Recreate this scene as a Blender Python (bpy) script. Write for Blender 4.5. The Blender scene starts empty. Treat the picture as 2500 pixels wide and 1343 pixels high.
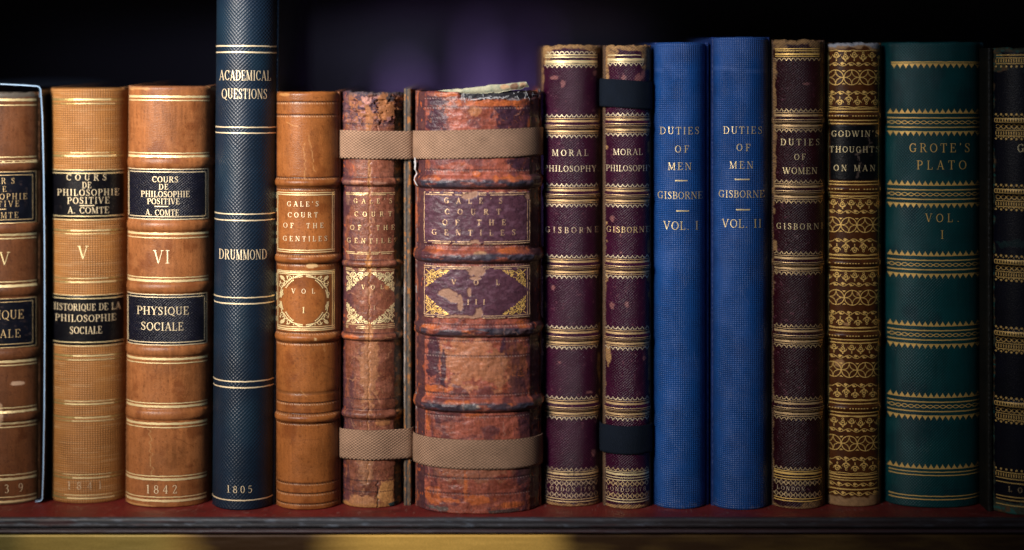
import bpy, math, random
import numpy as np

# ------------------------------------------------------------------ scene, camera, light
sc = bpy.context.scene
C = sc.collection
PX = 0.0002            # metres per photograph pixel in the plane of the spines
D = 0.80               # camera to spines
HY = 200.0             # pixel row of the eye level
CX = 1250.0
ZS = -(1245.0 - HY) * PX    # height of the shelf top

cam_d = bpy.data.cameras.new('camera')
cam = bpy.data.objects.new('camera', cam_d)
C.objects.link(cam)
cam.location = (0, -D, 0)
cam.rotation_euler = (math.radians(90), 0, 0)
cam_d.sensor_width = 36.0
cam_d.lens = 36.0 * D / (2500 * PX)
cam_d.shift_y = -(671.5 - HY) / 2500.0
cam_d.clip_start = 0.02
cam_d.clip_end = 50
cam_d.dof.use_dof = True
cam_d.dof.focus_distance = D + 0.001
cam_d.dof.aperture_fstop = 1.15
sc.camera = cam

world = bpy.data.worlds.new('World')
sc.world = world
world.use_nodes = True
wb = world.node_tree.nodes['Background']
wb.inputs[0].default_value = (0.75, 0.78, 0.95, 1)
wb.inputs[1].default_value = 0.012

from mathutils import Vector


def area(name, loc, target, size, sy, power, col, spread):
    l = bpy.data.lights.new(name, 'AREA')
    l.shape = 'RECTANGLE'
    l.size = size
    l.size_y = sy
    l.energy = power
    l.color = col
    l.spread = math.radians(spread)
    o = bpy.data.objects.new(name, l)
    C.objects.link(o)
    o.location = loc
    d = Vector(target) - Vector(loc)
    o.rotation_euler = d.to_track_quat('-Z', 'Y').to_euler()
    return o


area('window_light', (-0.57, -0.70, 0.31), (-0.145, 0.0, 0.005), 0.22, 0.28, 0.94, (1.0, 0.90, 0.79), 33)
area('sky_light', (-0.36, -0.66, 0.40), (-0.05, 0.0, 0.02), 0.16, 0.22, 0.17, (0.36, 0.58, 1.0), 40)
area('haze_light', (0.13, 0.62, 0.012), (-0.02, 0.95, -0.002), 0.05, 0.04, 0.15, (0.66, 0.62, 1.0), 62)  # added lamp brightening the purple haze, no real source there

sc.view_settings.view_transform = 'Standard'
sc.view_settings.look = 'None'
sc.view_settings.exposure = 0.0
sc.view_settings.gamma = 1.0
sc.view_settings.use_curve_mapping = False


# ------------------------------------------------------------------ noise in numpy
def _hash(ix, iy, seed):
    h = (ix.astype(np.int64) * 374761393 + iy.astype(np.int64) * 668265263 + seed * 974634777) & 0xFFFFFFFF
    h = ((h ^ (h >> 13)) * 1274126177) & 0xFFFFFFFF
    return ((h ^ (h >> 16)) & 0xFFFF) / 65535.0


def vn(x, y, seed=0):
    x = np.asarray(x, float)
    y = np.asarray(y, float)
    x0 = np.floor(x)
    y0 = np.floor(y)
    fx = x - x0
    fy = y - y0
    fx = fx * fx * fx * (fx * (fx * 6 - 15) + 10)
    fy = fy * fy * fy * (fy * (fy * 6 - 15) + 10)
    a = _hash(x0, y0, seed)
    b = _hash(x0 + 1, y0, seed)
    c = _hash(x0, y0 + 1, seed)
    d = _hash(x0 + 1, y0 + 1, seed)
    return (a * (1 - fx) + b * fx) * (1 - fy) + (c * (1 - fx) + d * fx) * fy


def fb(x, y, seed=0, o=4):
    s = 0.0
    a = 0.5
    for i in range(o):
        s = s + a * vn(x * 2 ** i + 17.3 * i, y * 2 ** i - 9.1 * i, seed + i * 31)
        a *= 0.5
    return s / (1 - 0.5 ** o)


def wn(x, y, seed=0):
    return _hash(np.floor(np.asarray(x, float) * 3), np.floor(np.asarray(y, float) * 3), seed)


def ss(a, b, x):
    t = np.clip((x - a) / (b - a), 0, 1)
    return t * t * (3 - 2 * t)


def em(x, y, cx, cy, rx, ry, amp=0.5, sc_=14, seed=0, soft=0.12):
    """rough edged blot"""
    d = np.sqrt(((x - cx) / rx) ** 2 + ((y - cy) / ry) ** 2) + amp * 2 * (fb(x / sc_, y / sc_, seed + int(cx) * 7 + int(cy) * 3) - 0.5)
    return 1 - ss(1 - soft, 1 + soft, d)


def hl(y, y0, w, soft=1.0):
    return 1 - ss(w / 2, w / 2 + soft, np.abs(y - y0))


def seg(x, y, x0, y0, x1, y1, w, wob=0.0, seed=0):
    """a scratch"""
    dx, dy = x1 - x0, y1 - y0
    L2 = dx * dx + dy * dy
    u = np.clip(((x - x0) * dx + (y - y0) * dy) / L2, 0, 1)
    L = math.sqrt(L2)
    off = (vn(u * L / 7.0, u * 0 + seed, seed) - 0.5) * 2 * wob
    px = x0 + u * dx - dy / L * off
    py = y0 + u * dy + dx / L * off
    return 1 - ss(w * 0.4, w * 0.4 + 1.4, np.hypot(x - px, y - py))


def mix(c, m, d):
    m = np.clip(m, 0, 1)[:, None]
    return c * (1 - m) + np.asarray(d, float)[None, :] * m


def mul(c, f):
    return c * np.asarray(f)[:, None]


# ------------------------------------------------------------------ mesh helpers
def new_mesh(name, V, quads, mat, parent=None, col=None, uv=None, smooth=True, loc=None):
    me = bpy.data.meshes.new(name)
    V = np.asarray(V, np.float32)
    quads = np.asarray(quads, np.int32)
    me.vertices.add(len(V))
    me.vertices.foreach_set('co', V.ravel())
    nl = quads.shape[1]
    me.loops.add(quads.size)
    me.loops.foreach_set('vertex_index', quads.ravel())
    me.polygons.add(len(quads))
    me.polygons.foreach_set('loop_start', np.arange(0, quads.size, nl, dtype=np.int32))
    if smooth:
        me.polygons.foreach_set('use_smooth', np.ones(len(quads), bool))
    me.update(calc_edges=True)
    me.validate()
    if col is not None:
        a = me.color_attributes.new('tint', 'FLOAT_COLOR', 'POINT')
        a.data.foreach_set('color', np.asarray(col, np.float32).ravel())
    if uv is not None:
        l = me.uv_layers.new(name='cloth')
        l.data.foreach_set('uv', np.asarray(uv, np.float32)[quads.ravel()].ravel())
    me.materials.append(mat)
    o = bpy.data.objects.new(name, me)
    C.objects.link(o)
    if parent is not None:
        o.parent = parent
    if loc is not None:
        o.location = loc
    return o


def grid_faces(nr, nc, closed=False):
    r = np.arange(nr - 1)[:, None]
    n = nc if closed else nc - 1
    c = np.arange(n)[None, :]
    c1 = (c + 1) % nc
    a = r * nc + c
    b = r * nc + c1
    return np.stack([a, b, b + nc, a + nc], -1).reshape(-1, 4)


def tag(o, label, cat, group=None, kind=None):
    if label:
        o['label'] = label
    if cat:
        o['category'] = cat
    if group:
        o['group'] = group
    if kind:
        o['kind'] = kind


# ------------------------------------------------------------------ materials
def nd(nt, t, **kw):
    n = nt.nodes.new(t)
    for k, v in kw.items():
        setattr(n, k, v)
    return n


def mathn(nt, op, a, b=None, c=None):
    n = nd(nt, 'ShaderNodeMath', operation=op)
    for i, v in enumerate((a, b, c)):
        if v is None:
            continue
        if isinstance(v, (int, float)):
            n.inputs[i].default_value = v
        else:
            nt.links.new(v, n.inputs[i])
    return n.outputs[0]


def surf(name, bump='grain', period=1.1, depth=0.25, spec=0.28, dark=0.0, fine=0.25, metal=0.0, coat=0.0):
    """surface coloured by its 'tint' attribute (alpha = roughness) with a node-made relief"""
    m = bpy.data.materials.new(name)
    m.use_nodes = True
    nt = m.node_tree
    L = nt.links
    p = nt.nodes['Principled BSDF']
    at = nd(nt, 'ShaderNodeAttribute', attribute_name='tint')
    tc = nd(nt, 'ShaderNodeTexCoord')
    no = nd(nt, 'ShaderNodeTexNoise')
    no.inputs['Scale'].default_value = 1500
    no.inputs['Detail'].default_value = 3
    L.new(tc.outputs['Object'], no.inputs['Vector'])
    # fine colour variation
    f = mathn(nt, 'MULTIPLY_ADD', no.outputs[0], 2 * fine, 1 - fine)
    h = no.outputs[0]
    if bump in ('weave', 'bead', 'tape'):
        uv = nd(nt, 'ShaderNodeUVMap', uv_map='cloth')
        nw = nd(nt, 'ShaderNodeTexNoise')
        nw.inputs['Scale'].default_value = 160
        L.new(tc.outputs['Object'], nw.inputs['Vector'])
        sep = nd(nt, 'ShaderNodeSeparateXYZ')
        L.new(uv.outputs[0], sep.inputs[0])
        wob = mathn(nt, 'MULTIPLY_ADD', nw.outputs[0], 3.0, -1.5)
        w2 = 2 * math.pi / period
        u = mathn(nt, 'ADD', mathn(nt, 'MULTIPLY', sep.outputs[0], w2), wob)
        v = mathn(nt, 'ADD', mathn(nt, 'MULTIPLY', sep.outputs[1], w2 * (1.15 if bump == 'weave' else 1.5 if bump == 'tape' else 1.0)), wob)
        if bump == 'weave':
            su = mathn(nt, 'ABSOLUTE', mathn(nt, 'SINE', mathn(nt, 'MULTIPLY', u, 0.5)))
            sv = mathn(nt, 'ABSOLUTE', mathn(nt, 'SINE', mathn(nt, 'MULTIPLY', v, 0.5)))
            h = mathn(nt, 'MULTIPLY', su, sv)
        else:
            h = mathn(nt, 'MULTIPLY_ADD', mathn(nt, 'MULTIPLY', mathn(nt, 'SINE', u), mathn(nt, 'SINE', v)), 0.5, 0.5)
        np_ = nd(nt, 'ShaderNodeTexNoise')
        np_.inputs['Scale'].default_value = 75
        np_.inputs['Detail'].default_value = 4
        L.new(tc.outputs['Object'], np_.inputs['Vector'])
        kk = nd(nt, 'ShaderNodeMapRange')
        kk.inputs['From Min'].default_value = 0.36
        kk.inputs['From Max'].default_value = 0.62
        kk.inputs['To Min'].default_value = 0.5 if bump != 'tape' else 0.7
        kk.inputs['To Max'].default_value = 1.1
        L.new(np_.outputs[0], kk.inputs['Value'])
        h = mathn(nt, 'MULTIPLY_ADD', mathn(nt, 'SUBTRACT', h, 0.5), kk.outputs[0], 0.5)
        f = mathn(nt, 'MULTIPLY', f, mathn(nt, 'MULTIPLY_ADD', h, dark, 1 - dark * 0.55))
        h = mathn(nt, 'ADD', h, mathn(nt, 'MULTIPLY', no.outputs[0], 0.35))
    elif bump == 'cross':
        sep = nd(nt, 'ShaderNodeSeparateXYZ')
        L.new(tc.outputs['Object'], sep.inputs[0])
        nw = nd(nt, 'ShaderNodeTexNoise')
        nw.inputs['Scale'].default_value = 120
        nw.inputs['Detail'].default_value = 3
        L.new(tc.outputs['Object'], nw.inputs['Vector'])
        w2 = 2 * math.pi / (period * 0.001)
        wob = mathn(nt, 'MULTIPLY', nw.outputs[0], 5.0)
        a = mathn(nt, 'SINE', mathn(nt, 'ADD', mathn(nt, 'MULTIPLY', mathn(nt, 'ADD', mathn(nt, 'MULTIPLY', sep.outputs[0], -0.85), sep.outputs[2]), w2), wob))
        b = mathn(nt, 'SINE', mathn(nt, 'ADD', mathn(nt, 'MULTIPLY', mathn(nt, 'ADD', sep.outputs[0], sep.outputs[2]), w2 * 0.8), wob))
        h = mathn(nt, 'ADD', mathn(nt, 'MULTIPLY', a, 0.6), mathn(nt, 'MULTIPLY', mathn(nt, 'MULTIPLY', b, nw.outputs[0]), 0.6))
        h = mathn(nt, 'ADD', mathn(nt, 'MULTIPLY', h, 0.4), no.outputs[0])
        f = mathn(nt, 'MULTIPLY', f, mathn(nt, 'MULTIPLY_ADD', h, dark, 1 - dark * 0.5))
    mixc = nd(nt, 'ShaderNodeMix', data_type='RGBA', blend_type='MULTIPLY')
    mixc.inputs[0].default_value = 1.0
    L.new(at.outputs['Color'], mixc.inputs[6])
    comb = nd(nt, 'ShaderNodeCombineColor')
    for i in range(3):
        L.new(f, comb.inputs[i])
    L.new(comb.outputs[0], mixc.inputs[7])
    L.new(mixc.outputs[2], p.inputs['Base Color'])
    L.new(at.outputs['Alpha'], p.inputs['Roughness'])
    p.inputs['Specular IOR Level'].default_value = spec
    p.inputs['Metallic'].default_value = metal
    p.inputs['Coat Weight'].default_value = coat
    p.inputs['Coat Roughness'].default_value = 0.3
    bn = nd(nt, 'ShaderNodeBump')
    bn.inputs['Strength'].default_value = depth
    bn.inputs['Distance'].default_value = 0.0004
    L.new(h, bn.inputs['Height'])
    L.new(bn.outputs[0], p.inputs['Normal'])
    return m


def plain(name, col, rough=0.6, spec=0.4, scale=400, var=0.35, metal=0.0, bumps=0.15, stretch=(1, 1, 1)):
    m = bpy.data.materials.new(name)
    m.use_nodes = True
    nt = m.node_tree
    p = nt.nodes['Principled BSDF']
    tc = nd(nt, 'ShaderNodeTexCoord')
    mp = nd(nt, 'ShaderNodeMapping')
    mp.inputs['Scale'].default_value = stretch
    nt.links.new(tc.outputs['Object'], mp.inputs[0])
    no = nd(nt, 'ShaderNodeTexNoise')
    no.inputs['Scale'].default_value = scale
    no.inputs['Detail'].default_value = 4
    nt.links.new(mp.outputs[0], no.inputs['Vector'])
    cr = nd(nt, 'ShaderNodeValToRGB')
    c = np.array(col)
    cr.color_ramp.elements[0].position = 0.3
    cr.color_ramp.elements[1].position = 0.7
    cr.color_ramp.elements[0].color = (*np.clip(c * (1 - var), 0, 1), 1)
    cr.color_ramp.elements[1].color = (*np.clip(c * (1 + var), 0, 1), 1)
    nt.links.new(no.outputs[0], cr.inputs[0])
    nt.links.new(cr.outputs[0], p.inputs['Base Color'])
    p.inputs['Roughness'].default_value = rough
    p.inputs['Specular IOR Level'].default_value = spec
    p.inputs['Metallic'].default_value = metal
    b = nd(nt, 'ShaderNodeBump')
    b.inputs['Strength'].default_value = bumps
    b.inputs['Distance'].default_value = 0.0005
    nt.links.new(no.outputs[0], b.inputs['Height'])
    nt.links.new(b.outputs[0], p.inputs['Normal'])
    return m


def gold(name, col=(0.95, 0.68, 0.30), rough=0.45, worn=0.35, under=0.0, metal=0.55):
    """gold leaf; where it is rubbed away the surface below shows through"""
    m = bpy.data.materials.new(name)
    m.use_nodes = True
    nt = m.node_tree
    p = nt.nodes['Principled BSDF']
    p.inputs['Base Color'].default_value = (*col, 1)
    p.inputs['Metallic'].default_value = metal
    p.inputs['Roughness'].default_value = rough
    tc = nd(nt, 'ShaderNodeTexCoord')
    n1 = nd(nt, 'ShaderNodeTexNoise')
    n1.inputs['Scale'].default_value = 420
    n1.inputs['Detail'].default_value = 5
    n1.inputs['Roughness'].default_value = 0.7
    nt.links.new(tc.outputs['Object'], n1.inputs['Vector'])
    n2 = nd(nt, 'ShaderNodeTexNoise')
    n2.inputs['Scale'].default_value = 2200
    nt.links.new(tc.outputs['Object'], n2.inputs['Vector'])
    b = nd(nt, 'ShaderNodeBump')
    b.inputs['Strength'].default_value = 0.35
    b.inputs['Distance'].default_value = 0.0003
    nt.links.new(n2.outputs[0], b.inputs['Height'])
    nt.links.new(b.outputs[0], p.inputs['Normal'])
    a = mathn(nt, 'ADD', mathn(nt, 'MULTIPLY', n1.outputs[0], 0.8), mathn(nt, 'MULTIPLY', n2.outputs[0], 0.2))
    mr = nd(nt, 'ShaderNodeMapRange')
    mr.inputs['From Min'].default_value = worn - 0.05
    mr.inputs['From Max'].default_value = worn + 0.14
    mr.inputs['To Min'].default_value = under
    mr.inputs['To Max'].default_value = 1.0
    nt.links.new(a, mr.inputs['Value'])
    nt.links.new(mr.outputs[0], p.inputs['Alpha'])
    return m


GOLD = gold('gold_leaf', (1.0, 0.80, 0.42), worn=0.24, under=0.45)
GOLD_RUBBED = gold('rubbed_gold_leaf', (0.78, 0.50, 0.28), 0.5, 0.38, 0.25, 0.45)
GOLD_OLD = gold('old_gold_leaf', (0.80, 0.53, 0.25), worn=0.31, under=0.25)
GOLD_PALE = gold('pale_gold_leaf', (0.95, 0.78, 0.50), 0.5, 0.30, 0.35, 0.55)
GOLD_WORN = gold('worn_gold_leaf', (0.95, 0.68, 0.34), 0.45, 0.37, 0.2)
GOLD_FAINT = gold('faded_gold_leaf', (0.80, 0.60, 0.38), 0.55, 0.41, 0.15, 0.5)
GOLD_DULL = gold('tarnished_gold_leaf', (0.55, 0.42, 0.16), 0.45, 0.40, 0.25, 0.7)
GOLD_DEEP = gold('deep_gold_leaf', (1.0, 0.62, 0.17), 0.45, 0.25, 0.4, 0.35)

LEATHER = surf('smooth_leather', 'grain', depth=0.3, fine=0.22)
LEATHER_ROUGH = surf('worn_leather', 'grain', depth=0.45, fine=0.35, spec=0.4)
CROSS = surf('crossed_grain_leather', 'cross', 1.25, 0.9, 0.3, dark=0.45, fine=0.25)
WEAVE = surf('buckram_cloth', 'weave', 1.25, 0.6, 0.25, dark=1.0, fine=0.15)
WEAVE_BLUE = surf('blue_buckram', 'weave', 1.1, 0.7, 0.35, dark=0.7, fine=0.15)
BEAD = surf('beaded_cloth', 'bead', 1.9, 0.5, 0.4, dark=0.5, fine=0.15)
BEAD_FINE = surf('fine_beaded_cloth', 'bead', 1.5, 0.7, 0.45, dark=0.6, fine=0.15)
TAPE = surf('woven_tape', 'tape', 2.05, 0.9, 0.15, dark=1.0, fine=0.25)
TAPE_FINE = surf('fine_woven_tape', 'tape', 1.0, 0.6, 0.2, dark=0.6, fine=0.3)
PAGES = plain('page_edges', (0.28, 0.22, 0.15), 0.8, 0.2, 120, 0.4, stretch=(30, 0.3, 1))


# ------------------------------------------------------------------ stroke alphabet with serifs
T_, t_ = 0.165, 0.075


def _arc(cx, cy, rx, ry, a0, a1, thick=T_, thin=t_, n=16):
    a = np.radians(np.linspace(a0, a1, n))
    w = thin + (thick - thin) * np.abs(np.cos(a)) ** 1.3
    return (np.stack([cx + rx * np.cos(a), cy + ry * np.sin(a)], 1), w)


def _ln(w, *pts):
    p = np.array(pts, float)
    return (p, np.full(len(p), w))


def _ser(x, y, h=0.15):
    y2 = 0.035 if y == 0 else (0.965 if y == 1 else y)
    return _ln(0.07, (x - h, y2), (x + h, y2))


def _stem(x, w=T_, y0=0.0, y1=1.0, s=3, h=0.15):
    o = [_ln(w, (x, y0), (x, y1))]
    if s & 1:
        o.append(_ser(x, 0, h))
    if s & 2:
        o.append(_ser(x, 1, h))
    return o


def _curve(pts, w):
    p = np.array(pts, float)
    q = np.vstack([2 * p[0] - p[1], p, 2 * p[-1] - p[-2]])
    out = []
    ww = []
    w = np.array(w, float)
    for i in range(len(p) - 1):
        for u in np.linspace(0, 1, 5)[: (5 if i == len(p) - 2 else 4)]:
            a, b, c, d = q[i], q[i + 1], q[i + 2], q[i + 3]
            out.append(0.5 * ((2 * b) + (-a + c) * u + (2 * a - 5 * b + 4 * c - d) * u * u + (-a + 3 * b - 3 * c + d) * u ** 3))
            ww.append(w[i] * (1 - u) + w[i + 1] * u)
    return (np.array(out), np.array(ww))


GL = {
    'A': (0.80, [_ln(t_, (0.10, 0), (0.41, 1)), _ln(T_, (0.40, 1), (0.70, 0)), _ln(t_, (0.2, 0.33), (0.58, 0.33)), _ser(0.10, 0, .11), _ser(0.70, 0, .13)]),
    'B': (0.72, _stem(0.17, s=0) + [_ln(t_, (0.02, .965), (0.38, .965)), _arc(.36, .74, .22, .225, 90, -90), _ln(t_, (.17, .51), (.38, .51)), _arc(.37, .27, .26, .235, 90, -90), _ln(t_, (.02, .035), (.38, .035))]),
    'C': (0.78, [_arc(.42, .5, .34, .465, 42, 318), _ln(t_, (.69, .68), (.69, .97)), _ln(t_, (.66, .15), (.72, .22))]),
    'D': (0.84, _stem(0.17, s=0) + [_ln(t_, (0.02, .965), (0.4, .965)), _arc(.38, .5, .37, .465, 90, -90), _ln(t_, (.02, .035), (.4, .035))]),
    'E': (0.70, _stem(0.17, s=0) + [_ln(t_, (.02, .965), (.6, .965)), _ln(t_, (.17, .51), (.44, .51)), _ln(t_, (.02, .035), (.62, .035)), _ln(t_, (.6, .99), (.6, .76)), _ln(t_, (.63, .01), (.63, .26)), _ln(t_, (.44, .4), (.44, .62))]),
    'F': (0.66, _stem(0.17, s=1) + [_ln(t_, (.02, .965), (.6, .965)), _ln(t_, (.17, .5), (.44, .5)), _ln(t_, (.6, .99), (.6, .74)), _ln(t_, (.44, .39), (.44, .61))]),
    'G': (0.84, [_arc(.42, .5, .34, .465, 42, 310), _ln(t_, (.68, .70), (.68, .97)), _ln(T_, (.66, .06), (.66, .42)), _ln(t_, (.5, .42), (.8, .42))]),
    'H': (0.86, _stem(.17) + _stem(.69) + [_ln(t_, (.17, .5), (.69, .5))]),
    'I': (0.40, _stem(.20)),
    'L': (0.66, _stem(.17, s=2) + [_ln(t_, (.02, .035), (.6, .035)), _ln(t_, (.6, .01), (.6, .28))]),
    'M': (1.02, _stem(.14, t_, h=.13) + [_ln(T_, (.16, 1), (.5, .05)), _ln(t_, (.5, .05), (.84, 1))] + _stem(.86, h=.14)),
    'N': (0.88, _stem(.15, t_, h=.13) + [_ln(T_, (.17, .97), (.71, .04))] + _stem(.73, t_, s=2, h=.13)),
    'O': (0.84, [_arc(.42, .5, .35, .465, 0, 360, n=28)]),
    'P': (0.68, _stem(.17, s=1) + [_ln(t_, (.02, .965), (.38, .965)), _arc(.36, .72, .25, .245, 90, -90), _ln(t_, (.17, .475), (.38, .475))]),
    'Q': (0.84, [_arc(.42, .5, .35, .465, 0, 360, n=28), _ln(.11, (.42, .16), (.60, -.04), (.82, -.12))]),
    'R': (0.80, _stem(.17, s=1) + [_ln(t_, (.02, .965), (.38, .965)), _arc(.36, .74, .24, .225, 90, -90), _ln(t_, (.17, .515), (.38, .515)), _ln(T_, (.40, .5), (.68, .03)), _ser(.72, 0, .10)]),
    'S': (0.62, [_curve([(.50, .80), (.43, .94), (.29, .965), (.14, .89), (.12, .72), (.28, .56), (.44, .43), (.50, .24), (.43, .08), (.27, .035), (.13, .09), (.08, .22)], [.06, .07, .08, .11, .15, .17, .17, .15, .11, .08, .07, .06]), _ln(t_, (.51, .72), (.51, .97)), _ln(t_, (.08, .03), (.08, .28))]),
    'T': (0.74, _stem(.37, s=1) + [_ln(t_, (.04, .965), (.70, .965)), _ln(t_, (.05, .99), (.05, .74)), _ln(t_, (.69, .99), (.69, .74))]),
    'U': (0.84, [_ln(T_, (.17, 1), (.17, .3)), _arc(.42, .32, .25, .285, 180, 360, T_ * .9, t_), _ln(t_, (.67, .3), (.67, 1)), _ser(.17, 1), _ser(.67, 1, .13)]),
    'V': (0.80, [_ln(T_, (.10, 1), (.40, .02)), _ln(t_, (.41, .02), (.70, 1)), _ser(.10, 1, .14), _ser(.70, 1, .12)]),
    'W': (1.18, [_ln(T_, (.08, 1), (.34, .02)), _ln(t_, (.35, .02), (.58, .95)), _ln(T_, (.56, .98), (.80, .02)), _ln(t_, (.81, .02), (1.08, 1)), _ser(.08, 1, .13), _ser(1.08, 1, .12), _ser(.57, 1, .11)]),
    'Y': (0.76, [_ln(T_, (.08, 1), (.38, .46)), _ln(t_, (.68, 1), (.38, .46)), _ln(T_, (.38, 0), (.38, .48)), _ser(.08, 1, .13), _ser(.68, 1, .12), _ser(.38, 0)]),
    '0': (0.62, [_arc(.31, .5, .23, .465, 0, 360, n=24)]),
    '1': (0.42, _stem(.22, s=1) + [_ln(t_, (.08, .86), (.2, .96))]),
    '2': (0.60, [_curve([(.09, .74), (.14, .92), (.29, .965), (.44, .88), (.45, .68), (.33, .44), (.10, .06)], [.1, .09, .08, .13, .16, .13, .08]), _ln(.11, (.08, .06), (.5, .06)), _ln(t_, (.51, .02), (.51, .24))]),
    '3': (0.60, [_curve([(.10, .82), (.18, .95), (.33, .96), (.43, .86), (.42, .66), (.26, .54)], [.09, .08, .09, .15, .14, .07]), _curve([(.26, .54), (.43, .46), (.49, .26), (.41, .08), (.25, .035), (.10, .12)], [.07, .13, .16, .13, .08, .1])]),
    '4': (0.64, _stem(.42, s=1, h=.12) + [_ln(t_, (.42, .97), (.05, .30)), _ln(.09, (.05, .30), (.6, .30))]),
    '5': (0.60, [_ln(.10, (.14, .93), (.48, .95)), _ln(t_, (.15, .95), (.12, .54)), _curve([(.12, .54), (.30, .61), (.46, .50), (.48, .26), (.37, .06), (.20, .03), (.09, .14)], [.07, .09, .15, .16, .11, .08, .1])]),
    '7': (0.60, [_ln(.11, (.06, .93), (.52, .93)), _ln(t_, (.07, .99), (.06, .74)), _ln(.12, (.52, .94), (.30, .5), (.22, 0))]),
    '8': (0.60, [_arc(.30, .74, .18, .22, 0, 360, .12, .07, 20), _arc(.30, .27, .22, .24, 0, 360, .15, .07, 20)]),
    '9': (0.60, [_arc(.28, .70, .19, .26, 0, 360, .13, .07, 20), _curve([(.47, .72), (.46, .40), (.34, .12), (.14, .04)], [.14, .13, .1, .08])]),
    "'": (0.28, [_curve([(.14, 1), (.15, .86), (.09, .74)], [.14, .12, .04])]),
    '.': (0.30, [_ln(.14, (.08, .07), (.22, .07))]),
    ' ': (0.40, []),
}


# ------------------------------------------------------------------ book builder
rng = random.Random(7)
BOOKS = 'old books standing in a row on the shelf'


class Book:
    def __init__(s, name, label, x0, x1, ytop, ybot, sag, n=2.3, lean=0.0, bands=(), hfun=None, topfun=None, dshift=0.0, group=BOOKS, deep=0.14):
        s.x0, s.x1, s.yt, s.yb, s.sag, s.n = x0, x1, ytop, ybot, sag, n
        s.bands, s.hfun, s.topfun = bands, hfun, topfun
        s.d = D * ((1245.0 - HY) / (ybot - HY) - 1) + dshift
        s.k = PX * (D + s.d) / D
        de = s.d + 0.7 * sag
        ke = PX * (D + de) / D
        xl, xr = (x0 - CX) * ke, (x1 - CX) * ke
        s.hw = (xr - xl) / 2
        s.X = (xl + xr) / 2
        s.xc = (x0 + x1) / 2.0
        s.lean = lean
        s.deep = deep
        s.root = bpy.data.objects.new(name, None)
        s.root.empty_display_size = 0.02
        C.objects.link(s.root)
        s.root.location = (s.X, s.d, ZS)
        s.root.rotation_euler = (0, math.atan2(lean, ybot - ytop), 0)
        tag(s.root, label, 'book', group)

    def unlean(s, px, py):
        return px - s.lean * (s.yb - py) / (s.yb - s.yt)

    def place(s, px, py):
        """spine column whose surface is seen at photo column px (the spine is round, so its crown is nearer than its edges)"""
        q = np.array(s.unlean(px, py), float)
        want = q.copy()
        half = (s.x1 - s.x0) / 2.0
        for _ in range(4):
            t = np.clip((q - s.xc) / half, -1, 1)
            y = s.prof(t)[0]
            x = (q - s.xc) / (2 * half) * 2 * s.hw
            seen = CX + (s.X + x) / (PX * (D + s.d + y) / D)
            q = q + np.clip(want - seen, -20, 20) * 0.8
        return q

    def prof(s, t):
        a = np.clip(np.abs(t), 0, 0.99999)
        p = s.sag * (1 - (1 - a ** s.n) ** (1 / s.n))
        dp = s.sag / s.hw * a ** (s.n - 1) * (1 - a ** s.n) ** (1 / s.n - 1) * np.sign(t)
        return p, dp

    def S(s, px, py, off=0.0, roll=True):
        """spine surface at (already unleaned) photo pixels -> local metres"""
        px = np.asarray(px, float)
        py = np.asarray(py, float)
        t = np.clip((px - s.xc) / ((s.x1 - s.x0) / 2.0), -1, 1)
        p, dp = s.prof(t)
        L = np.sqrt(dp * dp + 1)
        nx, ny = dp / L, -1 / L
        h = np.zeros_like(px) + off
        for (by, bw, bh) in s.bands:
            u = np.clip((py - by) / bw, -1, 1)
            h = h + bh * 0.001 * np.sqrt(np.clip(1 - u * u, 0, 1)) ** 1.2 * (1 - 0.45 * ss(.8, 1, np.abs(t)))
        if s.hfun is not None:
            h = h + s.hfun(px, py, t)
        yy = py
        if s.topfun is not None:
            yy = py + s.topfun(px) * np.exp(-np.clip(py - s.yt, 0, 1e9) / 6.0)
        if roll:
            for hh, r in (((py - s.yt) * s.k, 0.0016), ((s.yb - py) * s.k, 0.0009)):
                q = np.clip(r - hh, 0, r)
                h = h - (r - np.sqrt(np.clip(r * r - q * q, 0, 1)))
        X = (px - s.xc) / (s.x1 - s.x0) * 2 * s.hw + nx * h
        Y = p + ny * h
        Z = (s.yb - yy) * s.k
        return np.stack([X, Y, Z], -1)

    def spine(s, mat, colf, step=2.0):
        w = s.x1 - s.x0
        nc = max(40, int(w / step))
        u = np.linspace(-1, 1, nc)
        t = 0.45 * u + 0.55 * np.sin(u * math.pi / 2)
        px = s.xc + t * w / 2
        ext = np.array([0, 1.0, 2.5, 5.0, 8.0])
        nr = int((s.yb - s.yt) / step)
        py = np.concatenate([s.yt + ext, np.linspace(s.yt + 10, s.yb - 6, nr), s.yb - np.array([4.5, 3, 1.5, 0.5, 0])])
        PXX, PYY = np.meshgrid(px, py)
        V = s.S(PXX, PYY)
        # sides run back into the joints, head and tail turn in
        lft = V[:, :1].copy()
        lft[..., 1] += 0.010
        rgt = V[:, -1:].copy()
        rgt[..., 1] += 0.010
        V = np.concatenate([lft, V, rgt], 1)
        px2 = np.concatenate([[px[0]], px, [px[-1]]])
        top = V[:1].copy()
        top[..., 1] = np.maximum(top[..., 1] + 0.004, s.sag * 0.9)
        bot = V[-1:].copy()
        bot[..., 1] = np.maximum(bot[..., 1] + 0.004, s.sag * 0.9)
        V = np.concatenate([top, V, bot], 0)
        py2 = np.concatenate([[py[0]], py, [py[-1]]])
        A, B = np.meshgrid(px2, py2)
        tt = np.clip((A - s.xc) / (w / 2), -1, 1)
        c, r = colf(A.ravel(), B.ravel(), tt.ravel())
        arc = np.concatenate([[0], np.cumsum(np.hypot(np.diff(V[5, :, 0]), np.diff(V[5, :, 1])))]) * 1000
        UV = np.stack(np.broadcast_arrays(arc[None, :], (s.yb - B) * s.k * 1000), -1).reshape(-1, 2)
        col = np.concatenate([np.clip(c, 0.0005, 0.95), r[:, None]], 1)
        return new_mesh('spine', V.reshape(-1, 3), grid_faces(*A.shape), mat, s.root, col, UV)

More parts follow.
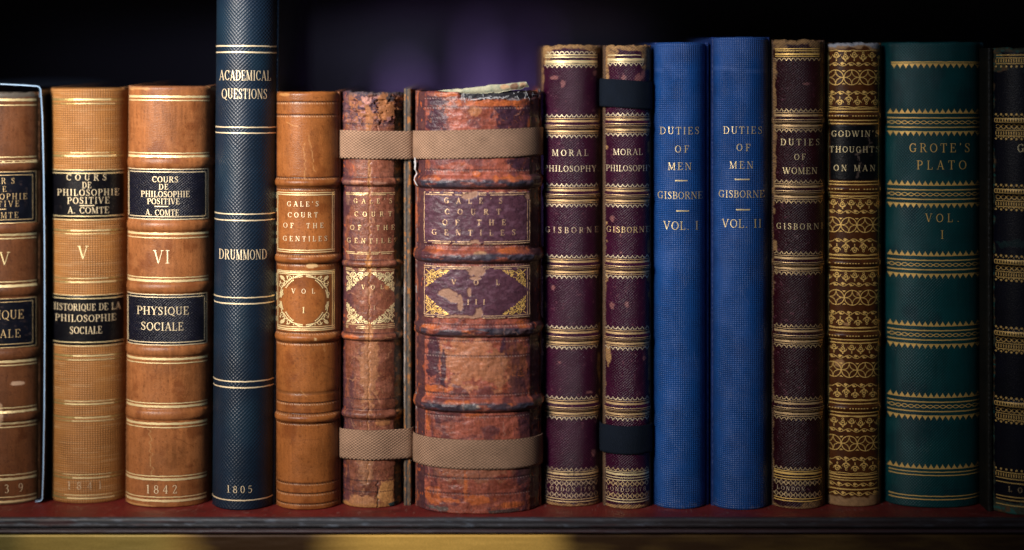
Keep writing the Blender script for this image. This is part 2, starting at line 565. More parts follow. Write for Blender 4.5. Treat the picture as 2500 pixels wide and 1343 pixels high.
    def patch(s, name, x0, x1, y0, y1, mat, colf, off=0.00018, step=2.0, parent=None, jag=0.0, seed=0):
        nc = max(8, int((x1 - x0) / step))
        nr = max(6, int((y1 - y0) / step))
        A, B = np.meshgrid(np.linspace(x0, x1, nc), np.linspace(y0, y1, nr))
        if jag:
            ex = np.minimum(A - x0, x1 - A)
            ey = np.minimum(B - y0, y1 - B)
            A = A + (fb(A / 9, B / 9, seed) - .5) * 2 * jag * np.exp(-ex / 5)
            B = B + (fb(A / 9, B / 9, seed + 5) - .5) * 2 * jag * np.exp(-ey / 5)
        O = np.full(A.shape, off)
        O[0] = O[-1] = -0.0001
        O[:, 0] = O[:, -1] = -0.0001
        A = np.clip(s.place(A, B), s.x0 + 1.5, s.x1 - 1.5)
        V = s.S(A, B, O)
        tt = np.clip((A - s.xc) / ((s.x1 - s.x0) / 2), -1, 1)
        c, r = colf(A.ravel(), B.ravel(), tt.ravel())
        UV = np.stack([A.ravel() * s.k * 1000, -B.ravel() * s.k * 1000], -1)
        return new_mesh(name, V.reshape(-1, 3), grid_faces(nr, nc), mat, parent or s.root, np.concatenate([np.clip(c, .0005, .95), r[:, None]], 1), UV)

    def board(s, xa, xb, mat, colf, yf=None, ztop=0.0, zbot=0.0, name='cover_board', step=2.5):
        """cover board between photo columns xa..xb (seen at its front edge), running back"""
        yf = s.sag * 0.75 if yf is None else yf
        ke = PX * (D + s.d + yf) / D
        Xa, Xb = (xa - CX) * ke - s.X, (xb - CX) * ke - s.X
        H = (s.yb - s.yt) * s.k + ztop
        b = min(0.0006, (Xb - Xa) * 0.3)
        n = max(3, int((xb - xa) / 2))
        path = [(Xa, s.deep), (Xa, s.deep * .5), (Xa, yf + 0.004), (Xa, yf + b)] + [(Xa + b + (Xb - Xa - 2 * b) * i / (n - 1), yf) for i in range(n)] + [(Xb, yf + b), (Xb, yf + 0.004), (Xb, s.deep * .5), (Xb, s.deep)]
        path = np.array(path)
        nr = int((s.yb - s.yt) / step)
        py = np.linspace(s.yt - ztop / s.k, s.yb, nr)
        z = np.linspace(H, zbot, nr)
        V = np.zeros((nr, len(path), 3))
        V[..., 0] = path[None, :, 0]
        V[..., 1] = path[None, :, 1]
        V[..., 2] = z[:, None]
        pxs = CX + (path[:, 0] + s.X) / ke
        A, B = np.meshgrid(pxs, py)
        jg = (fb(A / 6, B / 6, int(xa)) - .5) * 0.0006
        V[..., 1] += jg
        mid = len(path) // 2
        topc = np.array([[[(Xa + Xb) / 2, (yf + s.deep) / 2, H]]])
        V = np.concatenate([np.repeat(topc, len(path), 1), V], 0)
        A = np.concatenate([A[:1], A], 0)
        B = np.concatenate([B[:1], B], 0)
        tt = (A - xa) / (xb - xa)
        c, r = colf(A.ravel(), B.ravel(), tt.ravel())
        UV = np.stack([V[..., 0].ravel() * 1000 + V[..., 1].ravel() * 1000, V[..., 2].ravel() * 1000], -1)
        return new_mesh(name, V.reshape(-1, 3), grid_faces(*A.shape, closed=True), mat, s.root, np.concatenate([np.clip(c, .0005, .95), r[:, None]], 1), UV)

    def pages(s, xa=None, xb=None, drop=0.003):
        xa = s.x0 + 8 if xa is None else xa
        xb = s.x1 - 8 if xb is None else xb
        ke = PX * (D + s.d + s.sag) / D
        Xa, Xb = (xa - CX) * ke - s.X, (xb - CX) * ke - s.X
        H = (s.yb - s.yt) * s.k - drop
        y0, y1 = s.sag + 0.0015, s.deep - 0.004
        V = [(Xa, y0, .003), (Xb, y0, .003), (Xb, y1, .003), (Xa, y1, .003), (Xa, y0, H), (Xb, y0, H), (Xb, y1, H), (Xa, y1, H)]
        F = [(0, 1, 5, 4), (1, 2, 6, 5), (2, 3, 7, 6), (3, 0, 4, 7), (4, 5, 6, 7), (3, 2, 1, 0)]
        return new_mesh('text_block', V, F, PAGES, s.root, smooth=False)


class Gilt:
    """flat gold tooling laid on a spine: ribbons, dots and small shapes in photo pixels"""

    def __init__(s, book, mat, off=0.00014, keep=None, wob=0.35):
        s.b, s.mat, s.off, s.keep, s.wob = book, mat, off, keep, wob
        s.V, s.F, s.O, s.n, s.lay = [], [], [], 0, 0

    def _add(s, pts, faces):
        pts = np.asarray(pts, float)
        s.V.append(pts)
        s.F.append(np.asarray(faces, int) + s.n)
        s.lay = (s.lay + 1) % 8
        s.O.append(np.full(len(pts), s.off + s.lay * 4e-6))
        s.n += len(pts)

    def ribbon(s, pts, w, step=3.0, jitter=True):
        p = np.asarray(pts, float)
        w = np.full(len(p), w) if np.isscalar(w) else np.asarray(w, float)
        d = np.concatenate([[0], np.cumsum(np.hypot(*np.diff(p, axis=0).T))])
        if d[-1] < 1e-6:
            return
        n = max(2, int(d[-1] / step) + 1, len(p))
        u = np.linspace(0, d[-1], n)
        q = np.stack([np.interp(u, d, p[:, 0]), np.interp(u, d, p[:, 1])], 1)
        ww = np.interp(u, d, w)
        g = np.gradient(q, axis=0)
        g /= np.maximum(np.hypot(g[:, 0], g[:, 1]), 1e-9)[:, None]
        nn = np.stack([-g[:, 1], g[:, 0]], 1)
        if jitter and n > 4:
            j = (vn(u / 11.0, u * 0 + s.n * .37, 3) - .5) * 2 * s.wob
            q = q + nn * j[:, None]
            ww = ww * (0.85 + 0.3 * vn(u / 6.0, u * 0 + s.n * .11, 5))
        a = q + nn * ww[:, None] / 2
        b = q - nn * ww[:, None] / 2
        i = np.arange(n - 1)
        s._add(np.concatenate([a, b]), np.stack([i, i + 1, i + 1 + n, i + n], 1))

    def rule(s, y, w=2.0, x0=None, x1=None, m=0.965):
        c, hw = s.b.xc, (s.b.x1 - s.b.x0) / 2
        lx = s.b.lean * (s.b.yb - y) / (s.b.yb - s.b.yt)
        x0 = c - hw * m + lx if x0 is None else x0
        x1 = c + hw * m + lx if x1 is None else x1
        s.ribbon([(x0, y), (x1, y)], w)

    def dot(s, x, y, r, n=6):
        a = np.arange(n) * 2 * math.pi / n
        P = np.stack([x + r * np.cos(a), y + r * np.sin(a)], 1)
        P = np.vstack([[(x, y)], P])
        k = np.arange(n)
        s._add(P, np.stack([np.zeros(n, int), 1 + k, 1 + (k + 1) % n, np.zeros(n, int)], 1)[:, [0, 1, 2, 2]])

    def poly(s, pts):
        P = np.asarray(pts, float)
        c = P.mean(0)
        n = len(P)
        P = np.vstack([[c], P])
        k = np.arange(n)
        s._add(P, np.stack([np.zeros(n, int), 1 + k, 1 + (k + 1) % n, 1 + (k + 1) % n], 1))

    def arcp(s, cx, cy, rx, ry, a0, a1, w, n=24):
        a = np.radians(np.linspace(a0, a1, n))
        s.ribbon(np.stack([cx + rx * np.cos(a), cy + ry * np.sin(a)], 1), w, 2.0, False)

    def spiral(s, cx, cy, r, a0, turns, w, sgn=1, n=30):
        u = np.linspace(0, 1, n)
        a = math.radians(a0) + sgn * u * turns * 2 * math.pi
        rr = r * (1 - u) ** 0.8 + r * 0.1
        s.ribbon(np.stack([cx + rr * np.cos(a), cy + rr * np.sin(a)], 1), w * (1 - .3 * u), 1.5, False)

    def beads(s, pts, r, gap):
        p = np.asarray(pts, float)
        d = np.concatenate([[0], np.cumsum(np.hypot(*np.diff(p, axis=0).T))])
        for u in np.arange(gap / 2, d[-1], gap):
            s.dot(np.interp(u, d, p[:, 0]), np.interp(u, d, p[:, 1]), r)

    def text(s, txt, x0, x1, yc, h, bold=1.0, cond=None, jit=0.5):
        adv = sum(GL[c][0] for c in txt)
        wid = x1 - x0
        cs = h * (cond if cond else 1.0)
        nat = adv * cs
        if nat > wid * 0.90:
            cs *= wid * 0.90 / nat
            nat = wid * 0.90
        bold = bold * (0.31 + 0.32 * min(1.0, cs / h))
        gap = (wid - nat) / max(1, len(txt) - 1)
        x = x0
        for c in txt:
            jy = (rng.random() - .5) * jit
            for P, W in GL[c][1]:
                q = np.stack([x + P[:, 0] * cs, yc + jy + h * (0.5 - P[:, 1])], 1)
                s.ribbon(q, W * h * bold, 1.6, False)
            x += GL[c][0] * cs + gap

    def build(s, name, parent=None):
        V = np.concatenate(s.V)
        F = np.concatenate(s.F)
        O = np.concatenate(s.O)
        x = s.b.place(V[:, 0], V[:, 1])
        if s.keep is not None:
            k = s.keep(V[:, 0], V[:, 1])
            F = F[k[F].mean(1) > 0.5]
        lim = 0.985 * (s.b.x1 - s.b.x0) / 2
        k = np.abs(x - s.b.xc) < lim
        F = F[k[F].all(1)]
        tri = F[:, 2] == F[:, 3]
        P = s.b.S(x, V[:, 1], O)
        me = bpy.data.meshes.new(name)
        faces = [tuple(f) for f in F[~tri].tolist()] + [tuple(f[:3]) for f in F[tri].tolist()]
        me.from_pydata(P.tolist(), [], faces)
        me.update()
        # drop stray points
        used = np.zeros(len(P), bool)
        used[F.ravel()] = True
        import bmesh
        bm = bmesh.new()
        bm.from_mesh(me)
        bm.verts.ensure_lookup_table()
        bmesh.ops.delete(bm, geom=[v for v in bm.verts if not used[v.index]], context='VERTS')
        bm.to_mesh(me)
        bm.free()
        me.materials.append(s.mat)
        o = bpy.data.objects.new(name, me)
        C.objects.link(o)
        o.parent = parent or s.b.root
        return o


def write(book, mat, lines, name='lettering', parent=None, **kw):
    """every line of writing is one part"""
    keep = kw.pop('keep', None)
    off = kw.pop('off', 0.00014)
    for ln in lines:
        g = Gilt(book, mat, keep=keep, off=off)
        if ln[0] == '-':
            g.ribbon([(ln[1], ln[3]), (ln[2], ln[3])], ln[4])
            g.build('gilt_dash', parent)
        else:
            g.text(*ln, **kw)
            g.build(name, parent)


def rules(book, mat, groups, name='gilt_rule', **kw):
    for grp in groups:
        g = Gilt(book, mat, **kw)
        for r in grp:
            g.rule(*r)
        g.build(name)


# ------------------------------------------------------------------ colour recipes
def const(c, rough=0.5):
    def f(x, y, t):
        col = np.tile(np.array(c, float), (len(x), 1))
        v = 0.75 + 0.5 * fb(x / 9, y / 30, 5)
        return mul(col, v), np.full(len(x), rough)
    return f


def calf(base, seed, rub=0.25, rough=0.42, streak=0.25, specks=0.5, scr=10, ex=None, yt=0, yb=0, x0=0, x1=0):
    base = np.array(base, float)
    dark = base * np.array([0.35, 0.28, 0.25])
    light = np.minimum(base * np.array([1.55, 1.75, 2.0]), 0.8)

    def f(x, y, t):
        n = len(x)
        col = np.tile(base, (n, 1))
        col = mul(col, 1 + 0.7 * (fb(x / 60, y / 80, seed) - .5) + streak * 2 * (fb(x / 4.5, y / 55, seed + 1) - .5) + 0.16 * (wn(x, y, seed + 2) - .5))
        col = mix(col, 0.7 * ss(.56, .78, fb(x / 34, y / 46, seed + 3)), dark * 1.7)
        col = mix(col, specks * ss(.66, .78, fb(x / 3.2, y / 7, seed + 4)), dark)
        col = mix(col, rub * ss(.52, .75, fb(x / 22, y / 14, seed + 6)), light)
        r2 = random.Random(seed)
        for i in range(scr):
            xa = r2.uniform(x0, x1)
            ya = r2.uniform(yt, yb)
            an = r2.uniform(-.6, .6) + (math.pi / 2 if r2.random() < .5 else 0)
            l = r2.uniform(8, 50)
            col = mix(col, 0.4 * seg(x, y, xa, ya, xa + l * math.cos(an), ya + l * math.sin(an), .8, 1.5, i), light if r2.random() < .6 else dark)
        # rubbed joints
        e = ss(.90, 1.0, np.abs(t) + 0.16 * (fb(x / 7, y / 13, seed + 8) - .5))
        col = mix(col, 0.55 * e, dark)
        rr = np.full(n, rough) + 0.2 * (fb(x / 25, y / 25, seed + 9) - .5)
        if ex is not None:
            col, rr = ex(x, y, t, col, rr)
        return col, np.clip(rr, .2, .95)
    return f


def cloth(base, seed, var=0.25, rough=0.55, ex=None):
    base = np.array(base, float)

    def f(x, y, t):
        col = np.tile(base, (len(x), 1))
        col = mul(col, 1 + var * 2 * (fb(x / 40, y / 60, seed) - .5) + var * .7 * (fb(x / 3, y / 90, seed + 1) - .5) + var * .7 * (fb(x / 90, y / 3, seed + 2) - .5))
        rr = np.full(len(x), rough)
        if ex is not None:
            col, rr = ex(x, y, t, col, rr)
        return col, rr
    return f


def label_black(seed, base=(0.0032, 0.0035, 0.0065), rough=0.40, wear=0.3):
    def f(x, y, t):
        col = np.tile(np.array(base), (len(x), 1))
        col = mul(col, 1 + .8 * (fb(x / 12, y / 12, seed) - .5))
        col = mix(col, wear * ss(.70, .82, fb(x / 10, y / 6, seed + 2)), (.09, .06, .055))
        return col, np.full(len(x), rough) + .16 * (fb(x / 5, y / 5, seed + 3) - .5)
    return f


TAN = (0.30, 0.165, 0.065)
# ================================================================== SETTING
def extrude_x(name, prof, xs, mat, parent=None, colf=None):
    """profile (y,z) swept along x"""
    prof = np.array(prof, float)
    xs = np.asarray(xs, float)
    V = np.zeros((len(xs), len(prof), 3))
    V[..., 0] = xs[:, None]
    V[..., 1] = prof[None, :, 0]
    V[..., 2] = prof[None, :, 1]
    arc = np.concatenate([[0], np.cumsum(np.hypot(*np.diff(prof, axis=0).T))]) * 1000
    A, B = np.meshgrid(arc, xs * 1000)
    V[..., 1] += (fb(B / 14, A / 2.2, 71) - .5) * 0.00035
    col = None
    if colf is not None:
        c, r = colf(B.ravel(), A.ravel())
        col = np.concatenate([c, r[:, None]], 1)
    return new_mesh(name, V.reshape(-1, 3), grid_faces(len(xs), len(prof)), mat, parent, col)


SHELF_A = 0.0130
nx, ny_ = 1200, 44
A, B = np.meshgrid(np.linspace(-.30, .30, nx), SHELF_A * -1 + 0.41 * np.linspace(0, 1, ny_) ** 2.2)
fr = -SHELF_A
qx, qy = A.ravel() * 1000, B.ravel() * 1000
sc_c = np.tile(np.array((0.155, 0.016, 0.013)), (len(qx), 1))
sc_c = mul(sc_c, .7 + .6 * fb(qx / 14, qy / 9, 201) + .25 * (vn(qx / .7, qy / .7, 202) - .5))
sc_c = mix(sc_c, .5 * ss(.60, .72, fb(qx / 9, qy / 3, 203)), (.085, .016, .014))
sc_c = mix(sc_c, .5 * ss(.80, .9, vn(qx / .8, qy / .8, 204)) * ss(.45, .6, fb(qx / 20, qy / 8, 205)), (.26, .14, .11))
for ai in range(30):
    r3 = random.Random(ai)
    xa, ya = r3.uniform(-250, 250), r3.uniform(-12, 6)
    sc_c = mix(sc_c, .4 * seg(qx, qy, xa, ya, xa + r3.uniform(-9, 9), ya + r3.uniform(-3, 3), .3, .3, ai), (.28, .09, .07))
shelf = new_mesh('shelf', np.stack([A.ravel(), B.ravel(), np.full(A.size, ZS)], 1), grid_faces(ny_, nx), surf('dark_red_shelf_leather', 'grain', depth=.3, spec=.3), None, np.concatenate([np.clip(sc_c, .001, .9), np.full((len(qx), 1), .55)], 1))
tag(shelf, 'dark red leather covered shelf top the books stand on', 'shelf', kind='structure')


def dense(pts, st=0.0002):
    out = []
    for a, b in zip(pts[:-1], pts[1:]):
        n = max(1, int(math.hypot(b[0] - a[0], b[1] - a[1]) / st))
        for i in range(n):
            out.append((a[0] + (b[0] - a[0]) * i / n, a[1] + (b[1] - a[1]) * i / n))
    out.append(pts[-1])
    return out


def arc2(cy, cz, r, a0, a1, n=8):
    return [(cy + r * math.cos(math.radians(a)), cz + r * math.sin(math.radians(a))) for a in np.linspace(a0, a1, n)]


mm = 0.001
prof = [(fr + 0.2 * mm, ZS + 0.0 * mm)] + arc2(fr - 0.4 * mm, ZS - 1.5 * mm, 1.5 * mm, 80, 200, 9) + arc2(fr - 0.6 * mm, ZS - 3.6 * mm, 1.25 * mm, 150, 260, 7) \
    + [(fr + 0.6 * mm, ZS - 5.1 * mm), (fr + 0.6 * mm, ZS - 6.0 * mm)] + arc2(fr - 0.1 * mm, ZS - 6.9 * mm, 0.9 * mm, 120, 250, 7) + [(fr + 1 * mm, ZS - 7.9 * mm), (fr + 12 * mm, ZS - 7.9 * mm)]


def mould_col(x, a):
    n = len(x)
    col = np.tile(np.array([0.034, 0.033, 0.040]), (n, 1))
    col = mul(col, 1 + 1.2 * (fb(x / 30, a / 1.2, 3) - .5))
    col = mix(col, .8 * ss(.56, .70, fb(x / 16, a / 0.9, 9)), (0.055, 0.062, 0.074))
    col = mix(col, .9 * ss(.66, .74, fb(x / 5, a / 0.8, 19)), (0.10, 0.12, 0.155))
    col = mix(col, .8 * ss(.60, .70, fb(x / 22, a / 1.5, 29)), (0.05, 0.018, 0.02))
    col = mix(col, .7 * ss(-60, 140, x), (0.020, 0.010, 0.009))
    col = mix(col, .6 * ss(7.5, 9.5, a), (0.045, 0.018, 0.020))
    return np.clip(col, .002, .9), 0.40 + 0.25 * fb(x / 9, a, 4)


mould = extrude_x('moulding', dense(prof), np.linspace(-.75, .75, 900), surf('scuffed_dark_paint', 'grain', depth=.25, spec=.6), shelf, mould_col)

# brass strip under the shelf edge
brass_m = bpy.data.materials.new('plain_brass')
brass_m.use_nodes = True


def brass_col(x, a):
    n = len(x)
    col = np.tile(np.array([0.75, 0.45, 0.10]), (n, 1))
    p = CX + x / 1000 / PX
    shade_tarnish = ss(260, 620, p) * (1 - ss(690, 960, p)) * 1.2 + ss(1310, 1420, p) * .97 + .45 * (1 - ss(300, 420, p)) + .8 * (1 - ss(0, 110, p))  # light falloff along the strip painted dark; tarnish noise follows
    shade_tarnish = shade_tarnish + .25 * (fb(x / 30, a / 5, 41) - .5)
    col = mix(col, shade_tarnish, (0.045, 0.022, 0.009))
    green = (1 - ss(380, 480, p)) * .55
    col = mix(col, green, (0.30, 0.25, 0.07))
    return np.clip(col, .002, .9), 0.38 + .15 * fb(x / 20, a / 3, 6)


BRASS = surf('brass_surface', 'grain', depth=.1, metal=0.25)
zt = ZS - 8.0 * mm
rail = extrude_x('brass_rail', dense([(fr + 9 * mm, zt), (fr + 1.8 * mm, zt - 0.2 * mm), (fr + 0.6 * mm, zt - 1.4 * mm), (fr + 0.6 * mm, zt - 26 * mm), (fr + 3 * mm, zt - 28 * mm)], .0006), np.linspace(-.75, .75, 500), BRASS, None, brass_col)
tag(rail, 'brass strip with painted shade and tarnish running below the scuffed dark shelf edge', 'brass strip')

# dark back of the cabinet
bp = plain('dark_back_paint', (0.055, 0.055, 0.06), 0.7, 0.2, 6, 0.5)
back = new_mesh('back_panel', [(-1.8, 1.2, -.6), (1.8, 1.2, -.6), (1.8, 1.2, 1.2), (-1.8, 1.2, 1.2)], [(0, 1, 2, 3)], bp, smooth=False)
tag(back, 'dark back wall of the cabinet behind the books', 'back panel', kind='structure')

# unseen upper shelf, flush with the spines, added to keep light off the back
us_m = plain('dark_cabinet_wood', (0.030, 0.018, 0.013), .5, .4, 60, .5, stretch=(.3, 1, 1))
us = extrude_x('blocker_shelf', [(1.19, .064), (.012, .064), (.010, .066), (.010, .080), (.012, .082), (1.19, .082)], np.linspace(-.9, .9, 40), us_m)
tag(us, 'unseen dark wooden shelf added above the row of books to block light', 'shelf', kind='structure')

# vague purple haze behind the worn brown books, put in as a coloured sheet
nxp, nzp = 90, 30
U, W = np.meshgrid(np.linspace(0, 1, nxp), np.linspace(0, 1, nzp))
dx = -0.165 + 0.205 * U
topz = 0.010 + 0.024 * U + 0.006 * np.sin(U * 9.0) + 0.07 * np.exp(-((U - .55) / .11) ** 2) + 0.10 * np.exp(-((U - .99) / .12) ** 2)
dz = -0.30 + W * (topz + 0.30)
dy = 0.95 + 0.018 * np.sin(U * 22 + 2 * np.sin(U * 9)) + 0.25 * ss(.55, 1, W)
haze_sheet = new_mesh('purple_haze', np.stack([dx.ravel(), dy.ravel(), dz.ravel()], 1), grid_faces(nzp, nxp), plain('purple_haze_tint', (0.52, 0.36, 0.62), .8, .2, 30, .5))
tag(haze_sheet, 'blurred purple haze, made as an added sheet behind the worn brown books', 'cloth')

# ================================================================== BOOKS
# --- 1 tan leather, cut by the frame, inside a slipcase
def ex1(x, y, t, col, rr):
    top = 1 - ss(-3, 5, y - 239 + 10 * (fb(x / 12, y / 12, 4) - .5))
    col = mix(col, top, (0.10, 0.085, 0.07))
    e = ss(.90, .95, t + .10 * (fb(x / 6, y / 14, 8) - .5)) * .8
    col = mix(col, e, (0.16, 0.075, 0.03))
    for a in ((54, 938, 16, 5, (.55, .36, .24)), (8, 1010, 14, 30, (.42, .26, .16)), (6, 1035, 12, 12, (.6, .42, .3))):
        col = mix(col, em(x, y, *a[:4], amp=.35, sc_=9), a[4])
    bt = ss(-6, 2, y - 1226 + 8 * (fb(x / 9, y / 9, 14) - .5))
    col = mix(col, .7 * bt, (0.20, 0.13, 0.07))
    return col, rr


b = Book('tan_leather_book', 'tan leather book cut off by the photo edge, standing in the slipcase', -106, 96, 226, 1234, .0140, 2.05,
         bands=((405, 13, 1.2), (559, 13, 1.2), (712, 13, 1.2), (867, 13, 1.2), (1021, 12, 1.2)), topfun=lambda x: 6 * (fb(x / 14, x * 0, 2) - .6))
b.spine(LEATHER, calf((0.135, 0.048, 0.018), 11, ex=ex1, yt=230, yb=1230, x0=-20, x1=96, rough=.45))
b.pages()
b.board(-106, -92, LEATHER, const((.16, .07, .03)))
b.board(84, 97, LEATHER, const((.16, .07, .03)))
for (y0, y1) in ((419, 546), (729, 850)):
    lab = b.patch('title_label', -98, 88, y0, y1, LEATHER, label_black(3, (0.0045, 0.0055, 0.011), .36, .35))
    g = Gilt(b, GOLD_WORN, off=.00028)
    for (m, w) in ((1, 2.0), (9, 1.6)):
        g.ribbon([(-98 + m, y0 + m), (88 - m, y0 + m)], w)
        g.ribbon([(-98 + m, y1 - m), (88 - m, y1 - m)], w)
        g.ribbon([(88 - m, y0 + m), (88 - m, y1 - m)], w)
        g.ribbon([(-98 + m, y0 + m), (-98 + m, y1 - m)], w)
    g.build('gilt_frame')
write(b, GOLD_WORN, [('COURS', -70, 36, 442, 14), ('DE', -20, 16, 462, 14), ('PHILOSOPHIE', -84, 66, 480, 14.5), ('POSITIVE', -62, 47, 498, 14.5), ('-', -16, 15, 511, 1.8), ('A. COMTE', -62, 45, 526, 14.5)], off=.0003)
write(b, GOLD_WORN, [('PHYSIQUE', -74, 58, 769, 22), ('SOCIALE', -66, 50, 815, 20)], off=.0003)
write(b, GOLD, [('IV', -26, 24, 631, 32)])
write(b, GOLD_PALE, [('1839', -55, 57, 1194, 21)])
for grp in ([(244, 6), (257, 2.5)], [(384, 2.5), (395, 6)], [(574, 5.5), (583, 2.5)], [(689, 2.5), (699, 6)], [(884, 6), (893, 2.5)], [(997, 2.5), (1007, 5.5)], [(1035, 5), (1044, 2.5)], [(1161, 2.5), (1171, 6)], [(1215, 2.5), (1226, 5)]):
    g = Gilt(b, GOLD)
    for y, w in grp:
        g.rule(y, w, m=.93)
    g.build('gilt_rule')

# slipcase round it
def bent(name, pts, th, y0, y1, mat, parent, cap=True):
    """thin bent sheet: a path in x,z with thickness, running back in y"""
    p = np.array(pts, float)
    g = np.gradient(p, axis=0)
    g /= np.hypot(g[:, 0], g[:, 1])[:, None]
    n = np.stack([-g[:, 1], g[:, 0]], 1)
    a, c = p + n * th / 2, p - n * th / 2
    ring = np.concatenate([a, c[::-1]])
    V = []
    for y in (y0, y0 + .0005, y1):
        V += [(q[0], y, q[1]) for q in ring]
    F = grid_faces(3, len(ring), True).tolist()
    m = len(p)
    N = len(ring)
    for i in range(m - 1):
        F.append([i, i + 1, N - 2 - i, N - 1 - i])
        F.append([2 * N + N - 1 - i, 2 * N + N - 2 - i, 2 * N + i + 1, 2 * N + i])
    return new_mesh(name, V, F, mat, parent, smooth=False)


case = bpy.data.objects.new('slipcase', None)
C.objects.link(case)
case.location = (0, 0.012, 0)
tag(case, 'dark slipcase with a pale blue front edge round the leftmost tan book', 'slipcase')
kc = PX * (D + .0125) / D


def cpt(px, py):
    return ((px - CX) * kc, (HY - py) * kc)


pth = [cpt(-125, 203.5), cpt(0, 205), cpt(60, 208), cpt(88, 210)] + [cpt(88 + 12 * math.sin(a), 222 - 12 * math.cos(a)) for a in np.linspace(.2, 1.5, 6)] \
    + [cpt(104, 290), cpt(107, 420), cpt(109, 600), cpt(109.5, 800), cpt(108.5, 1000), cpt(106, 1150), cpt(104, 1205)] + [cpt(96 + 8 * math.cos(a), 1213 + 10 * math.sin(a)) for a in np.linspace(.2, 1.4, 5)] + [cpt(86, 1224)]
edge_m = plain('pale_blue_plastic', (0.30, 0.46, 0.66), .3, .6, 60, .2)
shell_m = plain('navy_case_board', (0.006, 0.010, 0.020), .35, .5, 200, .4)
bent('case_edge', pth, 3.4 * PX, 0.0, 0.0012, edge_m, case)
bent('case_shell', pth, 3.0 * PX, 0.00125, 0.15, shell_m, case)
lp = [cpt(94, 216), cpt(95, 238)]
bent('inner_reflection', lp, 9 * PX, 0.004, 0.02, plain('blue_grey_reflection', (0.10, 0.17, 0.25), .4, .5, 80, .2), case)  # reflection on the case inside, put in as a pale blue strip

# --- 2 tan cloth
def ex2(x, y, t, col, rr):
    col = mix(col, .35 * ss(.60, .72, fb(x / 70, y / 2.2, 6)), (.52, .32, .15))
    return col, rr


b = Book('tan_cloth_book', 'tan woven cloth book with two plain black title bands, right of the slipcase', 122, 305, 215, 1230, .0145, 2.05)
b.spine(WEAVE, cloth((0.35, 0.150, 0.042), 21, .16, .5, ex2))
b.pages()
b.board(124, 140, WEAVE, const((.33, .15, .05)))
b.board(288, 304, WEAVE, const((.33, .15, .05)))
for (y0, y1) in ((416, 536), (722, 844)):
    b.patch('title_label', 123.5, 303.5, y0, y1, LEATHER, label_black(5, (.0028, .0028, .0045), .34, .12))
    g = Gilt(b, GOLD, off=.00028)
    for y, w in ((y0 - 1, 1.8), (y0 + 7, 2.0)):
        g.rule(y, w)
    g.build('gilt_rule')
    g = Gilt(b, GOLD, off=.00028)
    for y, w in ((y1 - 8, 2.0), (y1 + 1, 1.8)):
        g.rule(y, w)
    g.build('gilt_rule')
write(b, GOLD_PALE, [('COURS', 163, 260, 433, 15.5), ('DE', 201, 223, 452, 15.5), ('PHILOSOPHIE', 141, 290, 470, 16), ('POSITIVE', 165, 267, 489.5, 16), ('-', 195, 231, 502, 2.0), ('A. COMTE', 166, 266, 513.5, 16)], off=.0003)
write(b, GOLD_PALE, [('HISTORIQUE DE LA', 126, 293, 750, 17), ('PHILOSOPHIE', 136, 283, 777, 17), ('SOCIALE', 171, 249, 806, 18)], off=.0003)
write(b, GOLD, [('V', 190, 222, 616, 32)])
write(b, GOLD_FAINT, [('1841', 165, 248, 1186, 19)])
for grp in ([(243, 4.5), (253, 2)], [(373, 2), (381, 4.5)], [(563, 3.5), (571, 2)], [(680, 2), (689, 3.5)], [(869, 3.5), (879, 2)], [(980, 2), (987, 3.5)], [(1020, 3.5), (1028, 2)], [(1159, 2), (1167, 3.5)], [(1209, 2), (1217, 4)]):
    g = Gilt(b, GOLD_DULL)
    for y, w in grp:
        g.rule(y, w * 1.1, m=.97)
        c = b.xc + 6
        g.rule(y, w, c - 52 - rng.random() * 20, c + 50 + rng.random() * 20)
    g.build('gilt_rule')
    g = Gilt(b, GOLD, off=.0002)
    for y, w in grp:
        g.rule(y, w * .8, b.xc - 30 - rng.random() * 30, b.xc + 50 + rng.random() * 20)
    g.build('gilt_rule')

# --- 3 tan leather with framed labels
def ex3(x, y, t, col, rr):
    for a in ((320, 216, 20, 4), (352, 217, 16, 3), (508, 214, 10, 5), (345, 1236, 40, 3)):
        col = mix(col, .7 * em(x, y, *a, amp=.5, sc_=8), (.55, .30, .11))
    col = mix(col, .5 * seg(x, y, 372, 1040, 384, 1160, 1.2, 5, 4), (.5, .30, .12))
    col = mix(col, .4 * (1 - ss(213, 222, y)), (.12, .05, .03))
    return col, rr


b = Book('tan_leather_book', 'smooth tan leather book with two gold framed black labels beside the tall blue book', 305, 507, 210, 1240, .0150, 2.1, lean=8,
         bands=((398, 14, 1.3), (553, 13, 1.3), (704, 13, 1.3), (858, 13, 1.3), (1014, 13, 1.3)))
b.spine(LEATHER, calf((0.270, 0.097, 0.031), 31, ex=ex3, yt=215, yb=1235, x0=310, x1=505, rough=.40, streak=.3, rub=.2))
b.pages()
b.board(306, 322, LEATHER, const((.22, .09, .035)))
b.board(490, 506, LEATHER, const((.22, .09, .035)))
xL = lambda x, y: x + 8 * (1240 - y) / 1030 - 6
for (y0, y1, xa, xb) in ((413, 536, 312, 507), (719, 843, 310, 504)):
    b.patch('title_label', xa, xb, y0, y1, CROSS, label_black(9, (.0045, .0050, .0125), .36, .12))
    g = Gilt(b, GOLD_PALE, off=.00028)
    for m, w in ((0.5, 2.2), (7, 2.0)):
        g.ribbon([(xa + m, y0 + m), (xb - m, y0 + m)], w)
        g.ribbon([(xa + m, y1 - m), (xb - m, y1 - m)], w)
        g.ribbon([(xa + m * .6, y0 + m), (xa + m * .6, y1 - m)], w)
        g.ribbon([(xb - m * .8, y0 + m), (xb - m * .8, y1 - m)], w)
    g.build('gilt_frame')
